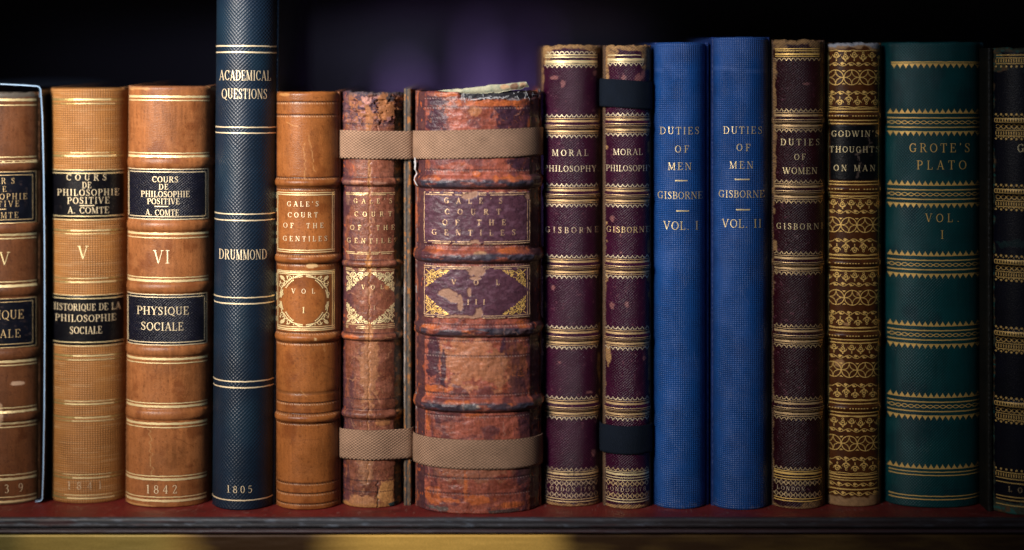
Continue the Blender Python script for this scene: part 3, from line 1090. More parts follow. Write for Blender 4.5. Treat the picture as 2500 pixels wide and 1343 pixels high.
write(b, GOLD_PALE, [('COURS', 372, 435, 438, 14.5), ('DE', 388, 411, 456, 13.5), ('PHILOSOPHIE', 345, 463, 474, 15), ('POSITIVE', 360, 439, 491.5, 14.5), ('-', 378, 411, 504, 2.4), ('A. COMTE', 356, 437, 519, 15)], off=.0003, bold=1.3)
write(b, GOLD_PALE, [('PHYSIQUE', 335, 461, 759, 20), ('SOCIALE', 345, 448, 797, 20)], off=.0003, bold=1.15)
write(b, GOLD_PALE, [('VI', 375, 415, 627, 33)])
write(b, GOLD_PALE, [('1842', 357, 433, 1195, 21)], bold=1.1)
for grp in ([(236, 5.5), (245, 2.5)], [(374, 2.5), (382, 5)], [(571, 5), (581, 2.5)], [(678, 2.5), (686, 5.5)], [(877, 5.5), (887, 2.5)], [(985, 2.5), (993, 5.5)], [(1035, 5.5), (1044, 2.5)], [(1163, 2.5), (1171, 5.5)], [(1214, 2.5), (1223, 5.5)]):
    g = Gilt(b, GOLD)
    for y, w in grp:
        g.rule(y, w)
    g.build('gilt_rule')

# --- 4 tall blue-black cloth
def ex4(x, y, t, col, rr):
    for a in ((560, 60, 50, 60), (628, 140, 30, 40), (590, 800, 20, 70), (600, 1030, 40, 50), (560, 420, 26, 60)):
        col = mix(col, .35 * em(x, y, *a, amp=.4, sc_=30, soft=.5), (.009, .030, .050))
    col = mix(col, .5 * seg(x, y, 640, 741, 668, 736, 2, 1, 2), (.06, .05, .05))
    return col, rr


b = Book('tall_cloth_book', 'tall dark blue cloth book rising out of the top of the photo', 516, 668, -62, 1247, .0155, 2.0, lean=11.5)
b.spine(BEAD, cloth((0.0042, 0.0128, 0.027), 41, .3, .42, ex4))
b.pages()
b.board(518, 534, BEAD, const((.008, .018, .03)))
b.board(652, 671, BEAD, const((.008, .018, .03)))
write(b, GOLD_PALE, [('ACADEMICAL', 536, 661, 184, 25), ('QUESTIONS', 542, 652, 229, 25)], bold=1.0)
write(b, GOLD_PALE, [('DRUMMOND', 535, 651, 622, 25)])
write(b, GOLD_PALE, [('1805', 554, 616, 1195, 18)])
for grp in ([(112, 3.6), (127.5, 3.6)], [(311, 3), (325, 3)], [(523, 3), (538.5, 3)], [(727, 3), (742, 3.4)], [(932, 3.2), (947, 3.2)], [(1222, 3.2)]):
    g = Gilt(b, GOLD_PALE)
    for y, w in grp:
        g.rule(y, w)
    g.build('gilt_rule')

# --- 5 tan calf, volume one
DASHY = (249, 281, 434, 461, 622, 646, 813, 839, 985, 1011, 1035, 1181, 1206, 1231)


def ex5(x, y, t, col, rr):
    for yy in DASHY:
        d = hl(y, yy, 3.2) * (0.6 + .4 * (np.sin(x * 1.05) > -.1))
        col = mix(col, .92 * d, (.035, .012, .006))
        d2 = hl(y, yy + 3.6, 1.6) * (np.sin(x * 1.05) > 0)  # pale highlight painted below each dash
        col = mix(col, .5 * d2, (.60, .36, .20))
    col = mix(col, .6 * hl(y, 961, 4, 3), (.12, .045, .015))
    col = mix(col, em(x, y, 768, 649, 16, 6, amp=.3, sc_=6), (.52, .33, .15))
    col = mix(col, em(x, y, 774, 828, 3, 4, amp=.3, sc_=6), (.52, .33, .15))
    col = mix(col, .5 * em(x, y, 700, 231, 14, 4, amp=.3, sc_=6), (.5, .25, .08))
    col = mix(col, .5 * ss(.86, .9, t), (.12, .04, .015))
    inner = (np.abs(x - 742) < 64) & (y > 671) & (y < 797)
    ov = ss(.95, 1.05, ((x - 742) / 54) ** 2 + ((y - 734) / 60) ** 2)
    col = mix(col, .55 * ov * inner, (.10, .035, .012))
    for q in ((705, 300, 735, 310), (760, 330, 774, 420), (748, 350, 752, 440), (795, 840, 798, 860), (740, 955, 756, 968)):
        col = mix(col, .4 * seg(x, y, *q, 1, 2, 3), (.55, .28, .10))
    return col, rr


def h5(x, y, t):
    h = -0.00022 * sum(np.exp(-((y - q) / 2.0) ** 2) for q in DASHY)
    return h - 0.0003 * np.exp(-((y - 961) / 4.0) ** 2)


b = Book('tan_leather_book', 'plain tan calf book with small gold letters and an oval in a gold scroll panel', 673, 829, 224, 1246, .0140, 2.1,
         bands=((447, 10, 1.7), (634, 10, 1.7), (826, 10, 1.7), (1023, 10, 1.7)), hfun=h5, topfun=lambda x: 2.5 * (fb(x / 18, x * 0, 5) - .5))
b.spine(LEATHER, calf((0.255, 0.084, 0.021), 51, ex=ex5, yt=230, yb=1240, x0=675, x1=822, rough=.36, streak=.18, rub=.12))
b.pages()
b.board(674, 690, LEATHER, const((.17, .06, .02)))
b.board(814, 831, LEATHER, const((.15, .05, .018)))
write(b, GOLD_PALE, [("GALE'S", 701, 778, 498, 12.5), ('COURT', 703, 776, 525, 12.5), ('OF  THE', 692, 790, 551, 12.5), ('GENTILES', 691, 799, 583, 12.5)], bold=1.2)
write(b, GOLD_PALE, [('VOL', 712, 769, 711, 12)], bold=1.2)
write(b, GOLD, [('I', 738, 748, 757, 15)], bold=1.5)
for (ya, yb2, top, bot) in ((472, 614, ((471, 2.0), (476, 2.2)), ((611, 2.2), (616, 1.8))), (666, 803, ((662.5, 1.8), (666, 2.8), (670, 1.8)), ((798, 1.8), (803, 2.6), (807, 2.0)))):
    g = Gilt(b, GOLD)
    for y, w in top + bot:
        g.ribbon([(675, y), (817, y)], w)
    for x, w in ((676, 1.6), (679, 1.4), (811, 2.0), (815, 1.6)):
        g.ribbon([(x, ya), (x, yb2)], w)
    g.build('gilt_frame')
cx, cy = 743, 734
for (sx, sy) in ((-1, -1), (1, -1), (-1, 1), (1, 1)):
    g = Gilt(b, GOLD)
    qx, qy = cx + sx * 62, cy + sy * 62
    f = lambda u, v: (qx - sx * u, qy - sy * v)
    g.poly([f(2, 4), f(7, 6), f(12, 14), f(6, 12)])
    g.poly([f(4, 2), f(6, 8), f(16, 12), f(12, 5)])
    g.ribbon([f(8, 8), f(14, 17), f(24, 15), f(32, 8), f(44, 5), f(58, 3)], 2.0)
    g.ribbon([f(8, 8), f(15, 15), f(13, 25), f(7, 34), f(5, 46), f(3, 58)], 2.0)
    g.spiral(*f(25, 8), 6, 0, 1.2, 1.8, sx)
    g.spiral(*f(8, 26), 6, 90, 1.2, 1.8, -sy)
    g.spiral(*f(6, 47), 5, 90, 1.1, 1.8, sy)
    g.poly([f(18, 3), f(24, 2), f(22, 9)])
    g.poly([f(2, 20), f(5, 15), f(6, 24)])
    g.dot(*f(13, 21), 2.0)
    g.dot(*f(36, 3), 1.8)
    a0 = math.degrees(math.atan2(sy, sx))
    g.arcp(cx, cy, 56, 63, a0 - 41, a0 - 22, 2.4)
    g.arcp(cx, cy, 56, 63, a0 + 22, a0 + 41, 2.4)
    g.arcp(cx, cy, 57, 64, a0 - 13, a0 + 13, 2.2)
    aa = np.radians(np.linspace(a0 - 15, a0 + 15, 12))
    g.beads(np.stack([cx + 52 * np.cos(aa), cy + 58 * np.sin(aa)], 1), 1.9, 4.2)
    g.build('gilt_scrollwork')


# --- 6 worn brown leather, volume two
ORG = (0.43, 0.105, 0.028)
PUR = (0.055, 0.022, 0.034)
DASH6 = (302, 433, 455, 636, 654, 814, 832, 975, 1000, 1028, 1174, 1201)


def ex6(x, y, t, col, rr):
    # flaking head
    fl = fb(x / 13, y / 10, 61)
    head = 1 - ss(280, 330, y + 30 * (fb(x / 20, y / 20, 5) - .5))
    col = mix(col, .85 * head * ss(.47, .53, fl), (.25, .088, .03))
    col = mix(col, head * ss(.51, .55, fb(x / 9, y / 8, 63)), PUR)
    col = mix(col, head * ss(.62, .66, fb(x / 10, y / 7, 66)), (.30, .13, .11))
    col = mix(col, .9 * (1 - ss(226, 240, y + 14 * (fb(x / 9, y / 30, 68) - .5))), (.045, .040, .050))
    for a in ((945, 262, 22, 34, (.30, .11, .035)), (905, 300, 9, 40, (.30, .11, .035)), (899, 246, 10, 10, (.42, .20, .16)), (957, 240, 10, 8, (.03, .03, .035)), (860, 415, 7, 20, ORG), (850, 400, 5, 12, ORG),
              (852, 486, 6, 22, (.42, .22, .12)), (905, 430, 4, 40, (.36, .16, .06)), (905, 645, 7, 26, (.42, .17, .05)), (866, 445, 22, 5, (.36, .15, .08)), (930, 447, 20, 4, (.32, .15, .10)),
              (905, 815, 8, 26, (.42, .18, .06)), (868, 822, 14, 5, ORG), (950, 700, 8, 12, (.36, .15, .05)), (905, 712, 10, 14, (.34, .15, .08)),
              (905, 900, 22, 90, (.30, .125, .055)), (898, 1130, 18, 60, (.27, .12, .06)), (952, 1205, 24, 32, (.50, .24, .08)), (880, 1222, 40, 12, (.38, .17, .07)),
              (940, 1030, 18, 10, (.32, .13, .05)), (846, 1210, 12, 20, (.22, .06, .04))):
        col = mix(col, .9 * em(x, y, *a[:4], amp=.6, sc_=12, seed=61), a[4])
    pe = (1 - ss(-.75, -.35, t + .5 * (fb(x / 5, y / 26, 97) - .5))) * ss(.40, .5, fb(x / 18, y / 60, 98))
    col = mix(col, .7 * pe, PUR)
    ck = 1 - ss(.003, .012, np.abs(fb(x / 11, y / 20, 94) - .5))
    col = mix(col, .5 * ck * (t < .74), (.36, .16, .07))
    ck = 1 - ss(.003, .010, np.abs(fb(x / 8, y / 10, 96) - .5))
    col = mix(col, .45 * ck, (.05, .018, .020))
    # spine crack
    col = mix(col, .75 * seg(x, y, 908, 395, 903, 1180, 1.3, 3, 8), (.38, .17, .07))
    # torn strip along the joint
    jt = ss(.745, .775, t + .10 * (fb(x / 8, y / 16, 73) - .5))
    jt = jt * (y > 270)
    col = mix(col, jt, (.055, .035, .022))
    col = mix(col, jt * ss(.56, .64, fb(x / 8, y / 14, 77)), (.20, .115, .045))
    col = mix(col, jt * ss(.62, .66, fb(x / 7, y / 9, 79)), (.30, .11, .03))
    lj = 1 - ss(-.90, -.83, t + .06 * (fb(x / 8, y / 16, 83) - .5))
    col = mix(col, .8 * lj, (.075, .028, .035))
    col = mix(col, lj * ss(.66, .70, fb(x / 6, y / 8, 85)), (.40, .09, .03))
    for yy in DASH6:
        d = hl(y, yy, 2.2) * (0.5 + .5 * (np.sin(x * 1.1) > 0)) * (t < .72)
        col = mix(col, .8 * d, (.03, .012, .014))
    r2 = random.Random(6)
    for i in range(26):
        xa, ya = r2.uniform(850, 950), r2.uniform(460, 1170)
        an = r2.uniform(-1.6, 1.6)
        l = r2.uniform(8, 34)
        col = mix(col, .55 * seg(x, y, xa, ya, xa + l * math.cos(an), ya + l * math.sin(an), .8, 3, i), (.40, .19, .10))
    bt = ss(1226, 1234, y + 12 * (fb(x / 8, y / 20, 88) - .5))
    col = mix(col, bt, (.33, .15, .05))
    col = mix(col, em(x, y, 965, 1236, 14, 6, amp=.4, sc_=7), (.02, .05, .05))
    col = mix(col, .9 * seg(x, y, 925, 1178, 926, 1238, 2.0, 3, 8), (.02, .01, .01))
    col = mul(col, 1 + .7 * (fb(x / 4, y / 5, 297) - .5) + .5 * (fb(x / 2.5, y / 18, 298) - .5))
    rr = rr + .25 * head
    return col, rr


def h6(x, y, t):
    head = 1 - ss(290, 330, y)
    h = 0.0007 * head * (ss(.42, .5, fb(x / 13, y / 10, 61)) - .5) + 0.0004 * (fb(x / 12, y / 12, 62) - .5)
    h = h - .0008 * seg(x, y, 918, 232, 930, 318, 2.5, 6, 4) - 0.0006 * seg(x, y, 962, 232, 972, 285, 2.5, 5, 5)
    h = h - 0.0006 * seg(x, y, 908, 395, 903, 1180, 1.3, 3, 8)
    h = h - 0.0011 * ss(.745, .775, t + .10 * (fb(x / 8, y / 16, 73) - .5)) * (y > 270)
    h = h - 0.0006 * seg(x, y, 925, 1178, 926, 1238, 2.5, 3, 8)
    return h


b = Book('worn_leather_book', 'narrow worn brown leather book with flaking head, split joint and two beige tapes', 835, 984, 224, 1241, .0135, 2.1,
         bands=((445, 10, 2.0), (645, 9, 2.0), (823, 10, 2.0), (1014, 10, 2.0)), hfun=h6, topfun=lambda x: 11 * (fb(x / 10, x * 0, 15) - .45))
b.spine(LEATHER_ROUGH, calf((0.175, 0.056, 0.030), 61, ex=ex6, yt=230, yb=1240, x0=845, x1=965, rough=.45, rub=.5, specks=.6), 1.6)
bk6 = b


def bc6(x, y, t):
    col = np.tile(np.array((.10, .07, .045)), (len(x), 1))
    col = mul(col, .6 + .8 * fb(x / 4, y / 9, 3))
    col = mix(col, ss(.60, .66, fb(x / 5, y / 14, 4)), (.30, .12, .03))
    wl = (1 - ss(.10, .18, t + .1 * (fb(x, y / 20, 5) - .5))) * ss(600, 680, y) * (1 - ss(960, 1040, y))
    col = mix(col, wl * ss(.35, .55, fb(x / 30, y / 60, 9)), (.36, .31, .28))
    col = mix(col, ss(.22, .32, t) * (1 - ss(.45, .52, t)) * .9, (.012, .020, .030))
    return col, np.full(len(x), .75)


b.board(986, 1004, LEATHER_ROUGH, bc6, yf=.0055, ztop=.0015)
b.board(837, 850, LEATHER_ROUGH, const((.06, .02, .02)))
b.pages(846, 980)
k6 = lambda x, y: (fb(x / 14, y / 9, 161) > .31) & (np.abs(x - 905 + 2) > 2)
write(b, GOLD_WORN, [("GALE'S", 864, 957, 491, 12), ('COURT', 866, 956, 523, 12), ('OF  THE', 856, 963, 556, 12), ('GENTILES', 848, 970, 588, 12)], bold=1.4, off=.00025)
write(b, GOLD_WORN, [('VOL', 883, 936, 701, 11)], bold=1.5, off=.00025)
write(b, GOLD_FAINT, [('II', 899, 916, 752, 11)], bold=1.3, off=.00025)
for grp in ((471.5, 475.5), (616, 620), (653.5, 657), (661,), (793,), (797.5, 801.5)):
    g = Gilt(b, GOLD_WORN, keep=k6, off=.00025)
    for y in grp:
        g.ribbon([(846, y), (963, y)], 1.7)
    g.build('gilt_rule')


def corner_scroll(g, ox, oy, sx, sy, a, bb, w=1.9, leaf=True):
    """scrolls filling the triangle between the corner and its two legs a (across) and bb (down)"""
    f = lambda u, v: (ox + sx * u * a, oy + sy * v * bb)
    m = (a + bb) / 2
    for (u, v, r, d) in ((.30, .14, .11, 1), (.56, .13, .10, -1), (.80, .09, .075, 1), (.14, .32, .11, -1), (.12, .58, .10, 1), (.09, .82, .075, -1), (.36, .38, .10, 1), (.60, .30, .06, -1), (.27, .62, .06, 1)):
        g.spiral(*f(u, v), r * m, rng.random() * 360, 1.6, w, d * sx * sy)
    g.ribbon([f(.03, .03), f(.2, .22), f(.32, .27), f(.46, .10), f(.66, .17), f(.95, .03)], w)
    g.ribbon([f(.03, .03), f(.2, .22), f(.24, .34), f(.10, .45), f(.16, .68), f(.03, .95)], w)
    g.ribbon([f(.2, .22), f(.34, .30), f(.46, .46)], w * .9)
    if leaf:
        g.poly([f(.02, .02), f(.13, .05), f(.17, .17), f(.05, .13)])
    for (u, v) in ((.66, .06), (.44, .24), (.22, .46), (.05, .66), (.5, .40), (.38, .54), (.72, .22), (.2, .74), (.86, .04)):
        g.dot(*f(u, v), .034 * m)
    g.beads([f(.48, .22), f(.62, .36)], w * .6, w * 1.5)
    g.beads([f(.2, .48), f(.34, .64)], w * .6, w * 1.5)


for sx, ox in ((1, 846), (-1, 963)):
    for sy, oy in ((1, 664), (-1, 791)):
        g = Gilt(b, GOLD, off=.00026)
        corner_scroll(g, ox, oy, sx, sy, 60, 52, 2.1)
        g.build('gilt_scrollwork')

# --- 7 broad battered brown leather, volume three
P7 = (0.036, 0.014, 0.027)
TANP = (0.31, 0.165, 0.105)
BAND7 = (445, 627, 808, 991)
DASH7 = (238, 261, 415, 469 + 400, 600, 645, 793, 832, 963, 1016, 1168, 1206)
BLOT7 = [
    # x, y, rx, ry, colour
    (1070, 300, 22, 40, P7), (1262, 290, 48, 44, P7), (1075, 250, 26, 8, P7), (1235, 275, 30, 18, P7), (1285, 400, 45, 18, P7),
    (1080, 230, 60, 5, ORG), (1025, 225, 12, 26, ORG), (1030, 305, 5, 12, ORG), (1200, 252, 85, 9, ORG), (1270, 250, 34, 14, ORG), (1160, 270, 14, 14, (.34, .13, .05)), (1292, 300, 5, 20, ORG),
    (1250, 236, 30, 10, (.17, .18, .19)), (1045, 405, 8, 14, ORG), (1060, 437, 28, 8, ORG), (1240, 437, 40, 9, ORG), (1165, 425, 14, 7, ORG),
    (1060, 612, 26, 8, ORG), (1260, 612, 36, 9, ORG), (1170, 618, 16, 6, (.36, .20, .10)), (1045, 640, 10, 6, ORG),
    (1058, 800, 24, 6, ORG), (1140, 815, 14, 10, ORG), (1270, 800, 9, 16, ORG), (1230, 812, 26, 7, (.32, .12, .06)), (1292, 520, 12, 40, (.30, .11, .05)),
    (1140, 880, 60, 62, (.40, .155, .075)), (1060, 880, 16, 60, P7), (1084, 905, 6, 50, P7), (1230, 870, 8, 40, P7), (1262, 890, 26, 60, (.17, .055, .028)), (1210, 900, 30, 50, (.32, .125, .06)),
    (1068, 952, 34, 9, ORG), (1050, 965, 12, 10, ORG), (1262, 945, 20, 30, (.13, .045, .035)), (1120, 982, 30, 5, ORG),
    (1150, 992, 20, 7, (.40, .30, .22)), (1240, 992, 8, 8, ORG), (1048, 1030, 6, 26, ORG), (1160, 1015, 20, 5, ORG),
    (1150, 1150, 90, 30, (.26, .095, .052)), (1280, 1150, 14, 60, (.07, .03, .03)), (1138, 1190, 4, 40, ORG), (1060, 1215, 24, 22, ORG), (1172, 1222, 34, 12, ORG), (1250, 1236, 34, 8, ORG), (1100, 1224, 28, 6, ORG), (1080, 1245, 28, 6, (.08, .07, .06)), (1230, 1250, 40, 5, (.05, .045, .04)),
]


def ex7(x, y, t, col, rr):
    col = mix(col, .55 * ss(.55, .66, fb(x / 40, y / 30, 172)), P7)
    for a in BLOT7:
        kz = .95 if a[4] is ORG else 1.0
        col = mix(col, .88 * em(x, y, a[0], a[1], a[2] * kz, a[3] * kz, amp=.65, sc_=11, seed=71), a[4])
    pe = ss(.42, .80, np.abs(t + .02) + .42 * (fb(x / 6, y / 30, 192) - .5)) * ss(.42, .52, fb(x / 18, y / 60, 193))
    col = mix(col, .7 * pe, P7)
    ck = 1 - ss(.003, .012, np.abs(fb(x / 15, y / 26, 194) - .5))
    col = mix(col, .55 * ck * ss(.45, .6, fb(x / 60, y / 60, 195)), (.42, .12, .03))
    ck = 1 - ss(.003, .010, np.abs(fb(x / 9, y / 12, 196) - .5))
    col = mix(col, .5 * ck, (.05, .018, .022))
    # bare cords on the raised bands
    for yy in BAND7:
        m = hl(y, yy + 3 + 2 * np.sin(x / 40), 12, 6) * ss(.28, .42, fb(x / 38, y / 9, 171 + yy))
        col = mix(col, .85 * m, (.022, .032, .050))
        col = mix(col, .8 * hl(y, yy + 15, 4, 3), (.028, .012, .014))
    for yy in DASH7:
        d = hl(y, yy, 3.2) * (0.55 + .45 * (np.sin(x * .95) > 0)) * ss(.3, .4, fb(x / 40, y / 10, 174))
        col = mix(col, .75 * d, (.03, .012, .016))
        d = hl(y, yy + 3, 1.6) * (np.sin(x * .95) > .1)
        col = mix(col, .35 * d, (.5, .36, .32))
    col = mul(col, 1 + .7 * (fb(x / 4, y / 5, 197) - .5) + .5 * (fb(x / 2.5, y / 18, 198) - .5))
    # torn head where the lining shows
    th = (1 - ss(-2, 2, y - (237 + 7 * fb(x / 11, y * 0, 12)))) * ss(1118, 1130, x + 14 * (fb(x * 0, y / 6, 3) - .5))
    col = mix(col, th, (.020, .018, .022))
    # joints: smooth maroon strips at both sides
    lj = (1 - ss(-.845, -.83, t + .01 * (fb(x * 0, y / 16, 83) - .5)))
    rj = ss(.815, .83, t + .03 * (fb(x * 0, y / 16, 84) - .5))
    j = np.maximum(lj, rj)
    col = mix(col, j * .96, (.058, .022, .026))
    col = mix(col, j * ss(.60, .66, fb(x / 8, y / 14, 86)) * .7, (.10, .035, .03))
    col = mix(col, .8 * j * ss(.73, .77, fb(x / 7, y / 14, 87)), (.34, .075, .025))
    col = mix(col, .8 * hl(np.abs(t), .985 + .0, .02, .02) * ss(.45, .6, fb(x * 0, y / 14, 88)), (.38, .10, .03))
    r2 = random.Random(9)
    for i in range(40):
        xa, ya = r2.uniform(1040, 1280), r2.uniform(270, 1200)
        an = r2.choice((1.5, 1.6, 1.4, .2, 2.6))
        l = r2.uniform(8, 40)
        col = mix(col, .5 * seg(x, y, xa, ya, xa + l * math.cos(an), ya + l * math.sin(an), .8, 3, i), r2.choice(((.42, .22, .16), ORG, (.05, .02, .03))))
    return col, rr - .04


def h7(x, y, t):
    h = 0.0007 * (fb(x / 16, y / 13, 172) - .5) + .0005 * (fb(x / 40, y / 14, 179) - .5)
    lab = ((y > 468) & (y < 597)) | ((y > 650) & (y < 778))
    h = np.where(lab, h * .5, h)
    h = h - .0012 * (1 - ss(-2, 2, y - (237 + 7 * fb(x / 11, y * 0, 12)))) * ss(1118, 1130, x)
    h = h - .0005 * (1 - ss(-.87, -.82, t)) - .0005 * ss(.81, .85, t)
    for yy in BAND7:
        h = h + .0006 * np.exp(-((y - yy) / 10) ** 2) * (fb(x / 12, y / 8, 5) - .5) * 2
    h = h - .0004 * np.abs(vn(x / 3, y / 5, 3) - .5) * ss(1205, 1245, y)
    return h


b = Book('battered_leather_book', 'broad battered brown leather book with torn head, purple labels and two beige tapes', 1013, 1322, 222, 1256, .0205, 2.2,
         bands=((445, 16, 2.8), (627, 16, 2.8), (808, 15, 2.6), (991, 16, 2.8)), hfun=h7, topfun=lambda x: 7 * (fb(x / 12, x * 0, 25) - .5))
b.spine(LEATHER_ROUGH, calf((0.265, 0.070, 0.042), 71, ex=ex7, yt=230, yb=1240, x0=1040, x1=1285, rough=.48, rub=.3, specks=.7), 1.6)
bk7 = b
red_edge = const((.10, .03, .022), .6)


def bc7(x, y, t):
    c, r = red_edge(x, y, t)
    c = mix(c, ss(.60, .66, fb(x / 5, y / 30, 9)), (.26, .06, .02))
    c = mix(c, ss(.72, .76, fb(x / 4, y / 20, 10)), (.22, .19, .18))
    return c, r


b.board(1014, 1026, LEATHER_ROUGH, bc7, yf=.016)
b.board(1309, 1321, LEATHER_ROUGH, bc7, yf=.016, ztop=.0004)
b.pages(1028, 1306)


def patch7(x, y, seed):
    m = np.zeros(len(x))
    for a in ((1165, 662, 20, 14), (1160, 679, 14, 4), (1097, 716, 22, 12), (1110, 730, 14, 9), (1125, 740, 7, 22), (1148, 712, 5, 10), (1170, 765, 9, 16), (1140, 775, 40, 6), (1108, 775, 20, 5),
              (1145, 478, 14, 8), (1235, 466, 30, 4), (1160, 470, 8, 10), (1162, 592, 14, 8), (1288, 480, 10, 9)):
        m = np.maximum(m, em(x, y, *a, amp=.45, sc_=10, seed=78, soft=.06))
    return m


def lab7(x, y, t):
    col = np.tile(np.array((.078, .029, .044)), (len(x), 1))
    col = mul(col, 1 + .7 * (fb(x / 16, y / 10, 181) - .5))
    # crackle
    ca = np.minimum(np.abs(fb(x / 17, y / 11, 182) - .5), np.abs(fb(x / 15, y / 12, 188) - .47))
    col = mix(col, .65 * (1 - ss(.004, .018, ca)), (.025, .011, .02))
    col = mix(col, .5 * ss(.60, .68, fb(x / 12, y / 8, 183)), (.15, .07, .10))
    col = mix(col, patch7(x, y, 0), TANP)
    col = mul(col, 1 + .2 * (wn(x, y, 3) - .5))
    return col, np.full(len(x), .42) + .25 * patch7(x, y, 0)


keep7 = lambda x, y: (patch7(x, y, 0) < .5) & (fb(x / 11, y / 8, 191) > .30)


class _Lab(Book):
    pass


b_h = b.hfun


def h7lab(x, y, t):
    h = b_h(x, y, t)
    lab = ((y > 469) & (y < 596)) | ((y > 651) & (y < 777))
    crk = (fb(x / 17, y / 11, 182) - .5)
    crk2 = (fb(x / 15, y / 12, 188) - .47)
    e = .00022 * (np.abs(crk) ** .5 + np.abs(crk2) ** .5 - .4)
    return h + np.where(lab, e - .0003 * patch7(np.ravel(x), np.ravel(y), 0).reshape(np.shape(x)), 0)


b.hfun = h7lab
for (y0, y1) in ((468, 597), (650, 778)):
    b.patch('title_label', 1038, 1293, y0, y1, LEATHER_ROUGH, lab7, off=.0007, step=1.6, jag=4, seed=5)
write(b, GOLD_RUBBED, [("GALE'S", 1086, 1226, 490, 14), ('COURT', 1088, 1222, 517, 14), ('OF THE', 1082, 1234, 543, 14), ('GENTILES', 1057, 1257, 568, 14)], bold=1.3, off=.0009)
write(b, GOLD_RUBBED, [('VOL', 1104, 1219, 689, 13), ('III', 1141, 1184, 737, 13)], bold=1.5, off=.0009)
for (ya, yb2, grp) in ((472, 592, (471, 476, 590, 595)), (656, 772, (651.5, 656, 771, 776))):
    g = Gilt(b, GOLD_RUBBED, keep=keep7, off=.0009)
    for y in grp:
        g.ribbon([(1039, y), (1290, y)], 2.0)
    for x in (1039.5, 1285, 1290):
        g.ribbon([(x, ya), (x, yb2)], 1.5)
    g.build('gilt_frame')
for sx, ox in ((1, 1041), (-1, 1283)):
    for sy, oy in ((1, 659), (-1, 769)):
        g = Gilt(b, GOLD_DEEP, keep=keep7, off=.00092)
        corner_scroll(g, ox, oy, sx, sy, 60, 47, 1.5, False)
        g.build('gilt_scrollwork')
# torn paper lining and loose threads at the head
k7 = b.k
def lining(name, pts, y0, th, colf, mat, nu=60, nv=10):
    """folded paper: quad strip between a lower and an upper outline, photo pixels"""
    lo, up = pts
    lo, up = np.array(lo, float), np.array(up, float)
    u = np.linspace(0, 1, nu)
    L = np.stack([np.interp(u, np.linspace(0, 1, len(lo)), lo[:, i]) for i in (0, 1)], 1)
    Uu = np.stack([np.interp(u, np.linspace(0, 1, len(up)), up[:, i]) for i in (0, 1)], 1)
    L[:, 1] += (fb(u * 14, u * 0, 3) - .5) * 5
    Uu[:, 1] += (fb(u * 12, u * 0, 4) - .5) * 4
    v = np.linspace(0, 1, nv)
    Pxy = L[None] * (1 - v[:, None, None]) + Uu[None] * v[:, None, None]
    px, py = Pxy[..., 0], Pxy[..., 1]
    X = (px - CX) * b.k - b.X
    Z = (b.yb - py) * b.k
    Y = y0 + .0008 * (fb(px / 9, py / 9, 6) - .5) - .0008 * np.sin(v * math.pi)[:, None] + b.prof(np.clip((px - b.xc) / 155, -.97, .97))[0] * .8
    F1 = np.stack([X, Y, Z], -1)
    B1 = F1.copy()
    B1[..., 1] += th
    V = np.concatenate([F1, B1[::-1]], 0)
    col, rr = colf(np.concatenate([px, px[::-1]]).ravel(), np.concatenate([py, py[::-1]]).ravel())
    nr = V.shape[0]
    F = grid_faces(nr, nu).tolist()
    F += [[i, i + 1, (nr - 1) * nu + i + 1, (nr - 1) * nu + i] for i in range(nu - 1)]
    return new_mesh(name, V.reshape(-1, 3), F, mat, b.root, np.concatenate([np.clip(col, .001, .95), rr[:, None]], 1))


def paper_col(x, y):
    c = np.tile(np.array((.40, .38, .25)), (len(x), 1))
    c = mul(c, .8 + .5 * fb(x / 6, y / 6, 5))
    c = mix(c, .6 * ss(.56, .66, fb(x / 8, y / 6, 7)), (.20, .24, .17))
    c = mix(c, em(x, y, 1232, 212, 11, 6, amp=.3, sc_=6), (.55, .33, .18))
    c = mix(c, em(x, y, 1256, 211, 10, 8, amp=.3, sc_=6), (.22, .12, .07))
    c = mix(c, em(x, y, 1277, 208, 9, 6, amp=.3, sc_=6), (.58, .36, .20))
    return c, np.full(len(x), .85)


lining('torn_paper', ([(1110, 226), (1160, 229), (1215, 227), (1255, 220), (1292, 213)], [(1066, 221), (1130, 216), (1200, 207), (1245, 203), (1285, 199)]), .0012, .0016, paper_col, LEATHER_ROUGH)
g = Gilt(b, plain('white_thread', (.45, .44, .44), .8, .2), off=.0016)
r2 = random.Random(3)
for i in range(26):
    x = r2.uniform(1122, 1150) if i < 9 else r2.uniform(1245, 1308) if i < 22 else r2.uniform(1160, 1230)
    y = r2.uniform(227, 246) - (x - 1120) * .05
    a = r2.choice((0.05, -.1, 1.5, 1.7)) + r2.uniform(-.2, .2)
    l = r2.uniform(4, 14)
    g.ribbon([(x, y), (x + l * math.cos(a) * .5 + 1, y + l * math.sin(a) * .5), (x + l * math.cos(a), y + l * math.sin(a) - 1)], 1.1)
x = 1150
while x < 1235:
    y = 243 - (x - 1150) * .09
    g.ribbon([(x, y), (x + r2.uniform(3, 8), y + r2.uniform(-4, 4)), (x + r2.uniform(8, 13), y + r2.uniform(-2, 2))], 1.7)
    x += r2.uniform(3, 9)
o = g.build('frayed_thread')
o['kind'] = 'stuff'
g = Gilt(b, bpy.data.materials['white_thread'], off=.0020)
g.ribbon([(1020, 388), (1021, 415), (1026, 436), (1032, 456)], 2.6)
g.build('loose_thread')
g = Gilt(b, bpy.data.materials['white_thread'], off=.0016)
g.ribbon([(1018, 390), (1019, 410), (1018, 422)], 4.5)
g.build('loose_thread')

